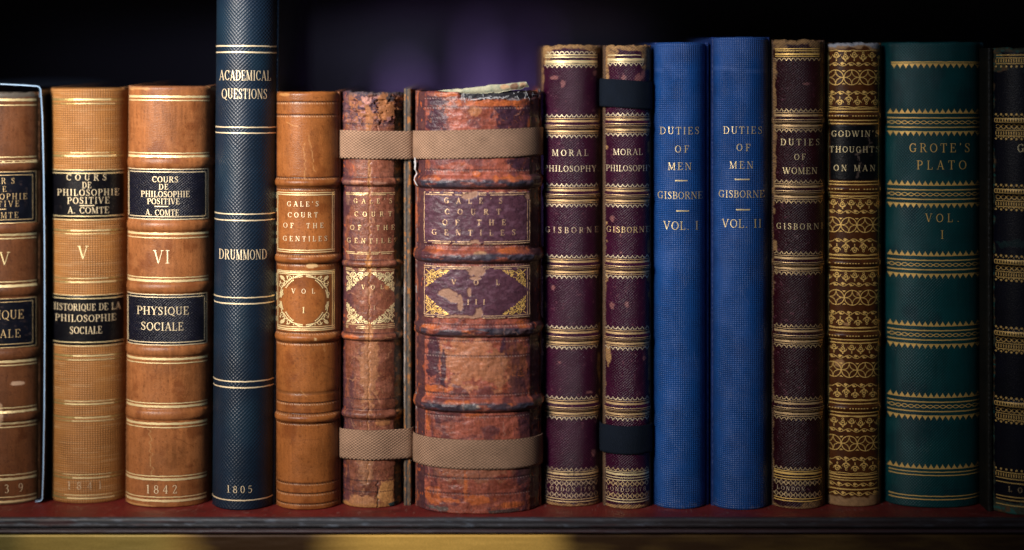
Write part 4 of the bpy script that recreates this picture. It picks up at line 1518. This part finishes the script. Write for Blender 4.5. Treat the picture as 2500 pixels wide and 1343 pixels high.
# --- maroon cross-grained set
def maroon_ex(x0, x1, yt, yb, seed, tail, corners, flakes, darkf=1.0):
    def f(x, y, t, col, rr):
        W = x1 - x0
        ed = np.minimum(x - x0, x1 - x)
        n1 = fb(x / 10, y / 16, seed)
        strip = 1 - ss(-1.2, 1.2, ed - (1.8 + 6 * (n1 - .5) + 6 * ss(.66, .72, fb(x / 30, y / 40, seed + 3))))
        head = 1 - ss(-1.5, 1.5, y - yt - (10 + 14 * (fb(x / 16, y * 0, seed + 1) - .45)))
        tl = ss(-1.5, 1.5, y - yb + tail + 10 * (fb(x / 14, y / 20, seed + 2) - .5))
        m = np.maximum(np.maximum(strip, head), tl)
        for (cx, cy, rx, ry) in corners:
            m = np.maximum(m, em(x, y, cx, cy, rx, ry, amp=.5, sc_=11, seed=seed))
        tanc = np.tile(np.array(TAN), (len(x), 1)) * darkf
        tanc = mul(tanc, .65 + .8 * fb(x / 6, y / 6, seed + 6))
        tanc = mix(tanc, .6 * ss(.60, .70, fb(x / 7, y / 5, seed + 7)), (.07, .035, .03))
        col = col * (1 - m[:, None]) + tanc * m[:, None]
        for (cx, cy, rx, ry) in flakes:
            col = mix(col, .7 * em(x, y, cx, cy, rx, ry, amp=.6, sc_=5, seed=seed), (.28, .11, .10))
        col = mix(col, .45 * ss(.74, .80, fb(x / 7, y / 9, seed + 9)), (.18, .06, .08))
        return col, np.clip(rr + .35 * m, .2, .95)
    return f


def cross_leather(base, seed, ex, rough=.36):
    base = np.array(base)

    def f(x, y, t):
        col = np.tile(base, (len(x), 1))
        col = mul(col, 1 + .7 * (fb(x / 45, y / 60, seed + 20) - .5))
        r2 = random.Random(seed)
        for i in range(45):
            xa, ya = r2.uniform(x.min(), x.max()), r2.uniform(y.min(), y.max())
            an = r2.choice((-.85, -.8, .8, .9)) + r2.uniform(-.15, .15)
            l = r2.uniform(12, 60)
            col = mix(col, .22 * seg(x, y, xa, ya, xa + l * math.cos(an), ya + l * math.sin(an), .6, 1.5, i), base * 3.2 + .02)
        rr = np.full(len(x), rough) + .2 * (fb(x / 20, y / 20, seed + 21) - .5)
        return ex(x, y, t, col, rr)
    return f


def picot(g, y, up, x0, x1, pitch=11.2, r=1.35):
    s = -1 if up else 1
    n = int((x1 - x0) / pitch)
    for i in range(n):
        x = x0 + (i + .5) * (x1 - x0) / n
        for dx_, dy_ in ((-pitch / 2, -s * 1.5), (-pitch * .28, s * .2 - s * 1.2), (0, s * 3.6), (pitch * .28, s * .2 - s * 1.2)):
            g.dot(x + dx_, y + dy_, r)
        g.dot(x - pitch * .16, y + s * 1.4, r * .9)
        g.dot(x + pitch * .16, y + s * 1.4, r * .9)


def maroon_tooling(b, tops, mat, pick, x0, x1, skip=()):
    for yt in tops:
        g = Gilt(b, mat)
        for dy_, w in ((6.5, 1.6), (13, 4.8), (23, 1.3), (27.5, 1.5), (31, 1.3), (38, 4.8), (44, 1.7)):
            g.ribbon([(x0, yt + dy_), (x1, yt + dy_)], w)
        g.build('gilt_band')
        g = Gilt(b, pick)
        picot(g, yt + 1, True, x0, x1)
        picot(g, yt + 49.5, False, x0, x1)
        g.build('gilt_picot_edge')


def maroon_foot(b, mat, pick, x0, x1, y0, txt, tx0, tx1):
    g = Gilt(b, mat)
    for y, w in ((y0 + 5, 1.8), (y0 + 11, 5), (y0 + 19, 2.2), (y0 + 25, 2.2), (y0 + 72, 2.2), (y0 + 78, 2.6)):
        g.ribbon([(x0, y), (x1, y)], w)
    g.build('gilt_band')
    g = Gilt(b, pick)
    picot(g, y0, True, x0, x1)
    for yy in (y0 + 34, y0 + 63):
        picot(g, yy - 2.5, True, x0, x1)
        picot(g, yy + 2.5, False, x0, x1)
    g.build('gilt_picot_edge')
    write(b, GOLD_FAINT, [(txt, tx0, tx1, y0 + 48, 10)], bold=1.4)


def topw(seed, amp=9):
    return lambda x: amp * (fb(x / 12, x * 0, seed) - .45)


MAR = (0.034, 0.0028, 0.0165)
BND = [(-1, 0, 0)]
tops8 = (283, 452, 626.5, 799.5, 972)
b = Book('maroon_leather_book', 'maroon leather book with torn pale head, directly beside the battered brown one', 1325, 1467, 110, 1238, .0125, 2.05,
         bands=[(y + 25, 9, 1.0) for y in tops8], topfun=topw(81))
b.spine(CROSS, cross_leather(MAR, 81, maroon_ex(1325, 1467, 110, 1238, 81, 8, ((1334, 125, 12, 26), (1455, 118, 14, 12), (1462, 900, 5, 34), (1470, 120, 6, 60)),
        ((1373, 205, 6, 9), (1352, 190, 10, 4), (1452, 178, 5, 6), (1447, 142, 8, 5), (1350, 704, 4, 5), (1365, 886, 3, 3), (1448, 1110, 5, 8), (1440, 960, 9, 3)))))
b.pages()
b.board(1326, 1338, CROSS, const((.10, .05, .03)))
b.board(1452, 1468, CROSS, const((.09, .045, .03)))
for grp in ([(134, 2.5), (139.5, 2.5), (150.5, 6.5), (156.5, 2.2)],):
    g = Gilt(b, GOLD)
    for y, w in grp:
        g.ribbon([(1332, y), (1458, y)], w)
    g.build('gilt_band')
g = Gilt(b, GOLD_PALE)
picot(g, 128, False, 1336, 1456)
picot(g, 161, False, 1331, 1460)
g.build('gilt_picot_edge')
maroon_tooling(b, tops8, GOLD_OLD, GOLD_PALE, 1330, 1461)
maroon_foot(b, GOLD_WORN, GOLD_FAINT, 1330, 1460, 1147, 'LONDON 1798', 1332, 1452)
write(b, GOLD_PALE, [('MORAL', 1348, 1436, 373, 15.5), ('PHILOSOPHY.', 1328, 1462, 412, 15)])
write(b, GOLD_FAINT, [('GISBORNE', 1332, 1461, 562, 14.5)], bold=1.2)

tops9 = (279, 453, 627, 801.5, 974)
b = Book('maroon_leather_book', 'narrow maroon leather book held by two dark navy tapes', 1476, 1588, 110, 1244, .0110, 2.05,
         bands=[(y + 25, 9, 1.0) for y in tops9], topfun=topw(91, 11))
bk9 = b
b.spine(CROSS, cross_leather(MAR, 91, maroon_ex(1476, 1588, 110, 1244, 91, 10, ((1490, 128, 16, 22), (1578, 130, 16, 36), (1582, 106, 12, 20), (1480, 165, 6, 40), (1484, 870, 6, 24), (1586, 880, 4, 20), (1582, 1226, 9, 20)),
        ((1520, 190, 5, 6), (1556, 190, 10, 9), (1568, 182, 5, 12), (1494, 535, 5, 7), (1500, 560, 3, 9), (1493, 748, 5, 8), (1528, 744, 5, 8), (1513, 575, 2, 3), (1514, 617, 3, 3), (1572, 876, 5, 6)), 1.1)))
b.pages()
b.board(1473, 1486, CROSS, const((.10, .055, .03)), yf=.0075)
b.board(1576, 1590, CROSS, const((.12, .06, .03)))
g = Gilt(b, GOLD)
for y, w in ((134.5, 2.2), (145.5, 6), (151.5, 2.2)):
    g.ribbon([(1484, y), (1572 if y > 140 else 1564, y)], w)
g.build('gilt_band')
g = Gilt(b, GOLD_PALE)
picot(g, 156.5, False, 1484, 1572)
g.build('gilt_picot_edge')
maroon_tooling(b, tops9, GOLD_OLD, GOLD_PALE, 1479.5, 1585)
maroon_foot(b, GOLD, GOLD_WORN, 1480, 1584, 1148, 'LONDON178', 1480, 1576)
write(b, GOLD_PALE, [('MORAL', 1497, 1569, 371, 15.5), ('PHILOSOPHY', 1480, 1592, 411, 15)])
write(b, GOLD_WORN, [('GISBORNE', 1481, 1586, 561, 14.5)], bold=1.2)

# --- two blue buckram books
def exb(x, y, t, col, rr):
    col = mix(col, .2 * ss(.50, .7, fb(x / 50, y / 70, 8)), (.05, .12, .36))
    col = mix(col, .2 * ss(.55, .7, fb(x / 30, y / 45, 18)), (.008, .03, .13))
    col = mix(col, .5 * ss(.86, .99, np.abs(t) + .12 * (fb(x / 6, y / 20, 28) - .5)), (.006, .022, .09))
    col = mix(col, .35 * (1 - ss(0, 60, y - 100 + 30 * (fb(x / 20, y / 30, 38) - .5))), (.05, .11, .33))
    col = mix(col, .4 * hl(y + 4 * np.sin(x / 30), 170, 3, 7) * ss(.4, .6, fb(x / 25, y * 0, 39)), (.06, .13, .36))
    col = mix(col, .6 * ss(.62, .7, fb(x / 5, y / 5, 40)) * ss(1215, 1240, y), (.09, .12, .22))
    for q in ((1650, 640, 1668, 700), (1690, 860, 1700, 905), (1800, 700, 1822, 745), (1840, 980, 1850, 1040), (1640, 1080, 1660, 1100)):
        col = mix(col, .3 * seg(x, y, *q, 1, 2, 3), (.09, .15, .36))
    return col, rr


b = Book('blue_cloth_book', 'bright blue cloth book with gold lettering, the lower narrower one of the pair', 1597, 1724, 103, 1244, .0120, 2.1, topfun=lambda x: 2 * (fb(x / 25, x * 0, 5) - .5))
b.spine(WEAVE_BLUE, cloth((0.007, 0.066, 0.255), 101, .2, .45, exb), 2.0)
b.pages(1606, 1722)
b.board(1598, 1610, WEAVE_BLUE, const((.008, .03, .14)))
b.board(1716, 1731, WEAVE_BLUE, const((.008, .03, .14)))
write(b, GOLD, [('DUTIES', 1611, 1707, 319, 18), ('OF', 1648, 1682, 364, 17.5), ('MEN', 1631, 1688, 406, 18), ('-', 1648, 1678, 441, 3.2), ('GISBORNE', 1606, 1715, 477, 18), ('-', 1651, 1682, 515, 3.2), ('VOL. I', 1620, 1705, 551, 21)])
b = Book('blue_cloth_book', 'bright blue cloth book with gold lettering, the taller one of the pair', 1740, 1877, 90, 1246, .0125, 2.1, topfun=lambda x: 2 * (fb(x / 25, x * 0, 9) - .5))
b.spine(WEAVE_BLUE, cloth((0.007, 0.061, 0.235), 111, .2, .45, exb), 2.0)
b.pages(1750, 1870)
b.board(1737, 1752, WEAVE_BLUE, const((.008, .03, .14)))
b.board(1866, 1880, WEAVE_BLUE, const((.008, .03, .14)))
write(b, GOLD, [('DUTIES', 1766, 1861, 318, 18), ('OF', 1798, 1832, 360, 17.5), ('MEN', 1781, 1839, 403, 18), ('-', 1794, 1830, 438, 3.2), ('GISBORNE', 1755, 1866, 474, 18), ('-', 1797, 1831, 512, 3.2), ('VOL. II', 1763, 1859, 546, 21)])

# --- third maroon
tops12 = (269, 443, 618, 796, 973)
b = Book('maroon_leather_book', 'dark maroon leather book with ragged tan head beside the taller blue book', 1886, 2012, 97, 1244, .0110, 2.1,
         bands=[(y + 25, 9, 1.0) for y in tops12], topfun=topw(121, 8))
b.spine(CROSS, cross_leather((.022, .0022, .0050), 121, maroon_ex(1886, 2012, 97, 1244, 121, 7, ((1900, 112, 18, 12), (1995, 112, 22, 22), (2008, 140, 8, 60), (1888, 330, 5, 200), (1980, 1236, 28, 10)),
        ((2005, 180, 5, 9), (1960, 205, 8, 3)), .8), .4))
b.pages()
b.board(1884, 1898, CROSS, const((.10, .055, .03)))
b.board(2000, 2014, CROSS, const((.08, .04, .022)))
g = Gilt(b, GOLD_DEEP)
for y, w in ((119, 2.4), (124, 2), (132, 5), (138, 2)):
    g.ribbon([(1893, y), (2000, y)], w)
g.build('gilt_band')
g = Gilt(b, GOLD_WORN)
picot(g, 144, False, 1892, 2004)
g.build('gilt_picot_edge')
maroon_tooling(b, tops12, GOLD_OLD, GOLD_WORN, 1891, 2008)
maroon_foot(b, GOLD_DEEP, GOLD_WORN, 1890, 2006, 1146, 'LONDON', 1897, 1965)
write(b, GOLD, [('DUTIES', 1906, 2001, 347, 16), ('OF', 1939, 1967, 383, 15), ('WOMEN', 1911, 1995, 417, 16), ('GISBORNE', 1896, 2014, 553, 15)])

# --- richly gilt brown book
CC = (189, 549.5, 727, 903.5, 1083)
def ex13(x, y, t, col, rr):
    head = 1 - ss(-2, 2, y - 118 - 16 * (fb(x / 18, y * 0, 131) - .55) - 8 * ss(2100, 2140, x))
    wc = np.tile(np.array((.36, .20, .09)), (len(x), 1))
    wc = mul(wc, .7 + .7 * fb(x / 6, y / 6, 132))
    wh = (1 - ss(-2, 2, y - 112 - 12 * (fb(x / 14, y / 30, 133) - .5) - 8 * ss(2105, 2140, x)))
    wc = mix(wc, wh, (.36, .36, .38))
    wc = mix(wc, .7 * wh * ss(.58, .68, fb(x / 6, y / 5, 136)), (.12, .13, .16))
    col = col * (1 - head[:, None]) + wc * head[:, None]
    tl = ss(-2, 2, y - 1216 + 16 * (fb(x / 20, y / 20, 134) - .5) + 14 * ss(2110, 2135, x))
    tc = mul(np.tile(np.array((.32, .18, .08)), (len(x), 1)), .7 + .7 * fb(x / 6, y / 6, 135))
    col = col * (1 - tl[:, None]) + tc * tl[:, None]
    ed = np.minimum(x - 2018, 2150 - x)
    st = 1 - ss(-1, 1, ed - 2.5 - 5 * (fb(x / 9, y / 13, 137) - .5))
    col = mix(col, .8 * st, (.22, .10, .04))
    for a in ((2044, 888, 12, 9), (2088, 718, 4, 4), (2060, 792, 6, 4), (2096, 598, 3, 7)):
        col = mix(col, em(x, y, *a, amp=.4, sc_=7), (.42, .22, .09))
    return col, rr + .25 * head


b = Book('gilt_leather_book', 'brown leather book covered in gold circles and flowers with one black label', 2018, 2150, 104, 1238, .0105, 2.2,
         bands=((283, 8, 1.1), (462, 8, 1.1), (643, 8, 1.1), (820, 8, 1.1), (997, 8, 1.1)), topfun=topw(131, 7))
b.spine(LEATHER, calf((.078, .023, .006), 131, ex=ex13, yt=130, yb=1200, x0=2030, x1=2140, rough=.36, scr=6))
b.pages()
b.board(2018, 2032, LEATHER, const((.13, .06, .025)))
b.board(2137, 2152, LEATHER, const((.13, .06, .025)))


def lab13(x, y, t):
    c, r = label_black(7, (.0030, .0032, .0042), .36, .2)(x, y, t)
    for q in ((2108, 330, 2118, 350), (2118, 350, 2084, 378), (2084, 378, 2092, 410), (2092, 410, 2082, 432)):
        c = mix(c, .5 * seg(x, y, *q, 5, 3, 5) * (fb(x / 4, y / 5, 9) > .4), (.14, .10, .08))
    return c, r


b.patch('title_label', 2026, 2141, 305, 441, LEATHER, lab13)
write(b, GOLD, [("GODWIN'S", 2031, 2145, 326.5, 15), ('THOUGHTS', 2026, 2146, 365, 15), ('ON MAN', 2036, 2136, 410.5, 15)], off=.0003, bold=1.1)
XA, XB = 2025, 2142


def flower(g, x, y, s, stem):
    """small tulip; s=+1 opens upward in the picture, -1 downward"""
    g.arcp(x, y, 4.6, 6.0, 0, 360, 1.9, 14)
    g.dot(x, y - s * 0.5, 2.2)
    g.ribbon([(x - 1.5, y + s * 6), (x - 7, y + s * 3.5), (x - 9.5, y - s * 1.5)], [2.8, 2.4, 1.1])
    g.ribbon([(x + 1.5, y + s * 6), (x + 7, y + s * 3.5), (x + 9.5, y - s * 1.5)], [2.8, 2.4, 1.1])
    if stem:
        g.beads([(x, y + s * 8), (x, y + s * 17)], 1.7, 3.6)
    else:
        g.dot(x, y + s * 9, 2.2)
        g.arcp(x, y - s * 9.5, 2.2, 2.6, 0, 360, 1.3, 10)


def wave_vine(g, y, x0, x1, ph, up):
    xs = np.arange(x0, x1, 1.5)
    pitch = 38.5
    g.ribbon(np.stack([xs, y + 4 * np.sin((xs - ph) / pitch * 2 * math.pi)], 1), 1.5)
    for x in np.arange(ph - pitch * 2, x1 + 20, pitch):
        for dx_, s in ((pitch * .22, -1), (pitch * .72, 1)):
            xx = x + dx_
            if x0 + 4 < xx < x1 - 6:
                g.poly([(xx - 5, y + s * 1 - 2), (xx - 1, y + s * 5 - 1), (xx + 5, y + s * 3), (xx + 2, y - s * 1), (xx - 2, y - s * 2)])
                g.ribbon([(xx + 4, y + s * 3), (xx + 9, y - s * 1.5)], 1.4)


for ci, cyy in enumerate(CC):
    rs = random.Random(ci)
    g = Gilt(b, GOLD_DEEP)
    ph = 2036 + rs.uniform(-4, 6)
    for i in range(-1, 4):
        x = ph + i * 39
        r = 18.2
        g.arcp(x, cyy, r + .6, r, 0, 360, 1.9, 36)
        for q in range(4):
            a = math.pi / 2 * q
            # concave diamond between the circle's four poles, beaded
            p0 = (x + r * math.cos(a), cyy + r * math.sin(a))
            p1 = (x + r * math.cos(a + math.pi / 2), cyy + r * math.sin(a + math.pi / 2))
            u = np.linspace(.0, 1, 14)
            k = .40
            qx = (1 - u) ** 2 * p0[0] + 2 * u * (1 - u) * (x + k * 0 * (p0[0] + p1[0] - 2 * x)) + u ** 2 * p1[0]
            qy = (1 - u) ** 2 * p0[1] + 2 * u * (1 - u) * (cyy + k * 0) + u ** 2 * p1[1]
            g.beads(np.stack([qx, qy], 1), 1.3, 2.9)
        for sy in (-1, 1):
            g.poly([(x + 19.5 - 5, cyy + sy * 17), (x + 19.5 + 5, cyy + sy * 17), (x + 19.5, cyy + sy * 13.2)])
    g.build('gilt_circles')
    g = Gilt(b, GOLD_DEEP)
    wave_vine(g, cyy - 32, XA, XB, ph + 8, 1)
    wave_vine(g, cyy + 38, XA, XB, ph + 22, 0)
    g.build('gilt_vine')
    g = Gilt(b, GOLD_DEEP)
    for i in range(-1, 6):
        x = ph + 2 + i * 21.5
        odd = i % 2
        flower(g, x, cyy - 53 + (3 if odd else -2), 1, not odd)
        flower(g, x + 8, cyy + 58 + (-4 if odd else 3), -1, not odd)
    for yy, s in ((cyy - 66, 1), (cyy + 73, -1)):
        xs = np.arange(XA, XB, 1.5)
        g.ribbon(np.stack([xs, yy + s * 2.2 * np.abs(np.sin((xs - ph) / 43 * math.pi)) - s * 1], 1), 1.7)
    g.build('gilt_flower_border')
for ys in ((266, 273, 283, 294, 302), (443.7, 451, 462, 471, 479), (624, 632, 643, 654, 662), (801, 809, 820, 830, 838), (978, 986, 997, 1008, 1016)):
    g = Gilt(b, GOLD_DEEP)
    for i in (0, 1, 3, 4):
        g.ribbon([(XA - 2, ys[i]), (XB + 1, ys[i])], 2.4)
    for x in np.arange(XA + 4, XB - 3, 6.6):
        if rng.random() > .12:
            g.ribbon([(x - 1.9, ys[2]), (x + 1.9, ys[2])], 2.4)
    g.build('gilt_band')
g = Gilt(b, GOLD_DEEP)
for y, w in ((1160, 2.6), (1167, 2.6), (1173, 2.2), (1195, 3)):
    g.ribbon([(XA, y), (XB, y)], w)
wave_vine(g, 1184, XA, XB, 2040, 1)
wave_vine(g, 1206, XA, XB, 2050, 1)
g.build('gilt_band')
g = Gilt(b, GOLD_DEEP)
for x in (2023.5, 2020.5, 2144):
    g.ribbon([(x, 135), (x, 1200)], 1.5, 6)
g.build('gilt_edge_line')
g = Gilt(b, GOLD_DEEP)
g.ribbon([(2047, 124.5), (2078, 124.5)], 3)
g.ribbon([(2084, 124.5), (2094, 124.5)], 2.4)
g.build('gilt_scrap')

# --- teal cloth
def ex14(x, y, t, col, rr):
    col = mix(col, .3 * em(x, y, 2330, 118, 40, 6, amp=.4, sc_=14), (.004, .05, .06))
    col = mix(col, .5 * ss(.52, .68, fb(x / 60, y / 80, 8)), (.001, .022, .03))
    col = mix(col, .4 * ss(.60, .70, fb(x / 5, y / 60, 9)), (.004, .07, .07))
    return col, rr


b = Book('teal_cloth_book', 'broad dark teal cloth book with gold zigzag bands', 2160, 2397, 102, 1241, .0170, 2.2, topfun=lambda x: 3 * (fb(x / 20, x * 0, 14) - .5))
b.spine(BEAD_FINE, cloth((0.0008, 0.054, 0.055), 141, .25, .42, ex14), 2.0)
b.pages(2176, 2390)
b.board(2161, 2174, BEAD_FINE, const((.001, .03, .034)), yf=.0165)
b.board(2384, 2402, BEAD_FINE, const((.004, .03, .04)))


def teeth(g, y, up, x0, x1, pitch=14.0, h=11):
    s = -1 if up else 1
    n = int((x1 - x0) / pitch)
    for i in range(n):
        x = x0 + i * (x1 - x0) / n
        p = (x1 - x0) / n
        m = x + p / 2
        g.poly([(x + .8, y), (x + p * .22, y + s * h * .38), (x + p * .38, y + s * h * .62), (m, y + s * h), (x + p * .62, y + s * h * .62), (x + p * .78, y + s * h * .38), (x + p - .8, y)])
    g.ribbon([(x0, y - s * .6), (x1, y - s * .6)], 1.8)


def chain(g, y, x0, x1, pitch=15.5, amp=3.6, w=1.7):
    xs = np.arange(x0, x1, 1.5)
    g.ribbon(np.stack([xs, y + amp * np.sin(xs / pitch * math.pi)], 1), w)
    g.ribbon(np.stack([xs, y - amp * np.sin(xs / pitch * math.pi)], 1), w)


G0, G1 = 2167, 2393
for a in (264, 440, 612, 783.5, 958):
    g = Gilt(b, GOLD_DEEP)
    teeth(g, a + 12, True, G0, G1)
    teeth(g, a + 58, False, G0, G1)
    g.build('gilt_zigzag')
    g = Gilt(b, GOLD_DEEP)
    g.rule(a + 24, 2.8, G0, G1)
    g.rule(a + 47, 2.8, G0, G1)
    chain(g, a + 35, G0, G1)
    g.build('gilt_chain')
g = Gilt(b, GOLD_DEEP)
g.rule(151.5, 3, G0 + 9, G1)
teeth(g, 156, False, G0 + 9, G1)
g.build('gilt_zigzag')
g = Gilt(b, GOLD_DEEP)
teeth(g, 1144, True, G0, G1)
g.build('gilt_zigzag')
g = Gilt(b, GOLD_DEEP)
for y in (1153, 1161):
    g.rule(y, 2.4, G0 + 3, G1)
g.build('gilt_rule')
g = Gilt(b, GOLD_DEEP)
for y in (1212, 1220):
    g.rule(y, 2.4, G0 + 3, G1)
g.build('gilt_rule')
write(b, GOLD_DEEP, [("GROTE'S", 2220, 2368, 361, 22), ('PLATO', 2238, 2359, 403, 22), ('VOL.', 2259, 2342, 532, 21), ('I', 2296, 2307, 573, 21)])

# --- last one at the edge of the photograph
def ex15(x, y, t, col, rr):
    g_ = np.tile(np.array((.055, .062, .036)), (len(x), 1))
    g_ = mul(g_, .5 + fb(x / 6, y / 9, 151))
    g_ = mix(g_, ss(.58, .66, fb(x / 8, y / 8, 152)), (.14, .075, .03))
    g_ = mix(g_, ss(.60, .68, fb(x / 9, y / 9, 153)), (.03, .13, .10))
    st = 1 - ss(-1.5, 1.5, (x - 2420) - 4 - 9 * (fb(x / 9, y / 18, 154) - .5))
    st = np.maximum(st, em(x, y, 2424, 148, 22, 30, amp=.5, sc_=12))
    st = np.maximum(st, ss(-2, 2, y - 1232 + 10 * (fb(x / 14, y / 20, 155) - .5)))
    st = np.maximum(st, 1 - ss(-2, 2, y - 124 - 12 * (fb(x / 14, y / 20, 156) - .5)))
    col = col * (1 - st[:, None]) + g_ * st[:, None]
    for a in ((2470, 595, 26, 10), (2438, 600, 10, 8), (2495, 170, 14, 10)):
        col = mix(col, .3 * em(x, y, *a, amp=.9, sc_=7), (.02, .07, .06))
    return col, rr + .3 * st


tops15 = (264, 438, 612, 788, 961)
b = Book('dark_leather_book', 'near black leather book with worn greenish joint, cut off by the photo edge', 2414, 2660, 116, 1262, .0190, 2.1,
         bands=[(y + 31, 12, 1.2) for y in tops15], topfun=topw(151, 7))
b.spine(LEATHER, cloth((.004, .004, .009), 151, .4, .36, ex15), 2.0)
b.pages()
b.board(2412, 2424, LEATHER, const((.012, .011, .008)), yf=.010)
b.board(2650, 2664, LEATHER, const((.01, .01, .02)))


def bars(g, y, x0, x1, h=8, pitch=6.2):
    for x in np.arange(x0, x1, pitch):
        g.ribbon([(x, y - h / 2), (x, y + h / 2)], 2.4, 3, False)


E0, E1 = 2432, 2642
sagup = 18
for a in tops15:
    g = Gilt(b, GOLD_DEEP)
    for y in (a + 14, a + 23, a + 43, a + 57):
        g.rule(y + 12, 2.0, E0, E1)
    bars(g, a + 30, E0, E1)
    bars(g, a + 62, E0, E1)
    g.build('gilt_band')
    g = Gilt(b, GOLD_DEEP)
    chain(g, a + 46, E0, E1, 13, 5)
    for x in np.arange(E0, E1, 12.5):
        g.dot(x, a + 16, 3.0)
        g.dot(x + 6, a + 20, 1.8)
        g.dot(x, a + 76, 2.8)
        g.dot(x + 6, a + 72, 1.8)
    g.build('gilt_bead_edge')
for ys_, yb3, yd in (((134, 141, 155), 148, 162), ((1160, 1175, 1185), 1167, 1153), ((1219, 1227, 1240), 0, 0)):
    g = Gilt(b, GOLD_DEEP)
    for y in ys_:
        g.rule(y, 2.2, E0, E1)
    if yb3:
        bars(g, yb3, E0, E1)
        for x in np.arange(E0, E1, 12.5):
            g.dot(x, yd, 2.7)
    g.build('gilt_band')
write(b, GOLD, [("GROTE'S", 2484, 2602, 362, 20)])
write(b, GOLD_WORN, [('LONDON', 2462, 2600, 1200, 13)])


# ================================================================== TAPES
def tape(book, label, yl, yr, h, xa, xb, mat, base, back=0.15, yf=None, sag_mid=0.0, seed=0, ridx=None):
    """woven tape pulled round a book; yl / yr top rows at its two ends, h its height in photo pixels"""
    dF = book.d
    # hull of spine and boards in plan (book local x,y)
    t = np.linspace(-1, 1, 160)
    p, dp = book.prof(t)
    X = t * book.hw
    pts = np.stack([X, p], 1)
    yb_ = book.sag * .75 if yf is None else yf
    ke = PX * (D + dF + yb_) / D
    XA_, XB_ = (xa - CX) * ke - book.X, (xb - CX) * ke - book.X
    side = np.array([[XA_, yb_ - .0004], [XB_, yb_ - .0004]])
    c = np.vstack([pts, side])
    c = c[(c[:, 0] >= XA_ - 1e-6) & (c[:, 0] <= XB_ + 1e-6)]
    c = c[np.argsort(c[:, 0])]
    # lower hull (towards the camera = smaller y)
    hull = []
    for q in c:
        while len(hull) > 1 and np.cross(hull[-1] - hull[-2], q - hull[-2]) <= 0:
            hull.pop()
        hull.append(q)
    hull = np.array(hull)
    nrm_off = 0.0008 + max([bb[2] for bb in book.bands if yl - 20 < bb[0] < yl + h + 20] + [0]) * .0002
    L = [(XA_, back), (XA_, yb_ + .006)] + hull.tolist() + [(XB_, yb_ + .006), (XB_, back)]
    L = np.array(L)
    dd = np.concatenate([[0], np.cumsum(np.hypot(*np.diff(L, axis=0).T))])
    u = np.linspace(0, dd[-1], 420)
    Q = np.stack([np.interp(u, dd, L[:, i]) for i in (0, 1)], 1)
    for _ in range(12):
        Q[1:-1] = (Q[:-2] + 2 * Q[1:-1] + Q[2:]) / 4
    g = np.gradient(Q, axis=0)
    g /= np.hypot(g[:, 0], g[:, 1])[:, None]
    n = np.stack([g[:, 1], -g[:, 0]], 1)
    O = Q + n * nrm_off
    # close behind the fore-edge
    bk = np.stack([np.linspace(O[-1, 0], O[0, 0], 30)[1:-1], np.full(28, back)], 1)
    ring_o = np.vstack([O, bk])
    nn = np.vstack([n, np.tile([0, 1.0], (28, 1))])
    ring_i = ring_o - nn * .0005
    arc = np.concatenate([[0], np.cumsum(np.hypot(*np.diff(ring_o, axis=0).T))]) * 1000
    fx = np.clip((ring_o[:, 0] - XA_) / (XB_ - XA_), 0, 1)
    ytop = yl + (yr - yl) * fx + sag_mid * np.sin(fx * math.pi) + 1.2 * (fb(arc / 9, arc * 0, seed) - .5)
    rows = np.linspace(0, 1, 14)
    V, Cc, UV = [], [], []
    for r in rows:
        z = (book.yb - (ytop + h * r)) * book.k
        bul = .00012 * math.sin(r * math.pi)
        V.append(np.stack([ring_o[:, 0] + nn[:, 0] * bul, ring_o[:, 1] + nn[:, 1] * bul, z], 1))
        UV.append(np.stack([arc, np.full(len(arc), -h * r * book.k * 1000)], 1))
    for r in (1.0, 0.0):
        z = (book.yb - (ytop + h * r)) * book.k
        V.append(np.stack([ring_i[:, 0], ring_i[:, 1], z], 1))
        UV.append(np.stack([arc, np.full(len(arc), -h * r * book.k * 1000)], 1))
    V.append(V[0])
    UV.append(UV[0])
    V = np.array(V)
    UV = np.array(UV)
    N = len(ring_o)
    col = np.tile(np.array([*base, .8]), (V.shape[0] * N, 1))
    xx = UV.reshape(-1, 2)
    col[:, :3] = mul(col[:, :3], .85 + .35 * fb(xx[:, 0] / 5, xx[:, 1] / 5, seed + 1))
    o = new_mesh('cloth_tape', V.reshape(-1, 3), grid_faces(V.shape[0], N, True), mat, None, col, UV.reshape(-1, 2), loc=(book.X, book.d, ZS))
    o.rotation_euler = book.root.rotation_euler
    tag(o, label, 'tape', 'woven tapes tied round worn books')
    return o


BEIGE = (0.275, 0.165, 0.105)
NAVY = (0.0030, 0.0070, 0.0150)
tape(bk6, 'beige tape round the upper part of the narrow worn brown book', 318, 321, 69, 832, 1006, TAPE, BEIGE, seed=1, yf=.0055)
tape(bk6, 'beige tape round the foot of the narrow worn brown book', 1050, 1050, 73, 831, 1005, TAPE, BEIGE, seed=2, yf=.0055)
tape(bk7, 'beige tape round the upper part of the broad battered book', 321, 312, 70, 1011, 1322, TAPE, BEIGE, seed=3, yf=.016)
tape(bk7, 'beige tape round the foot of the broad battered book', 1072, 1076, 72, 1011, 1322, TAPE, BEIGE, seed=4, yf=.016)
tape(bk9, 'dark navy tape round the top of the narrow maroon book', 192, 200, 68, 1469, 1590, TAPE_FINE, NAVY, seed=5, yf=.0066)
tape(bk9, 'dark navy tape round the foot of the narrow maroon book', 1040, 1041, 69, 1469, 1590, TAPE_FINE, NAVY, seed=6, yf=.0066)
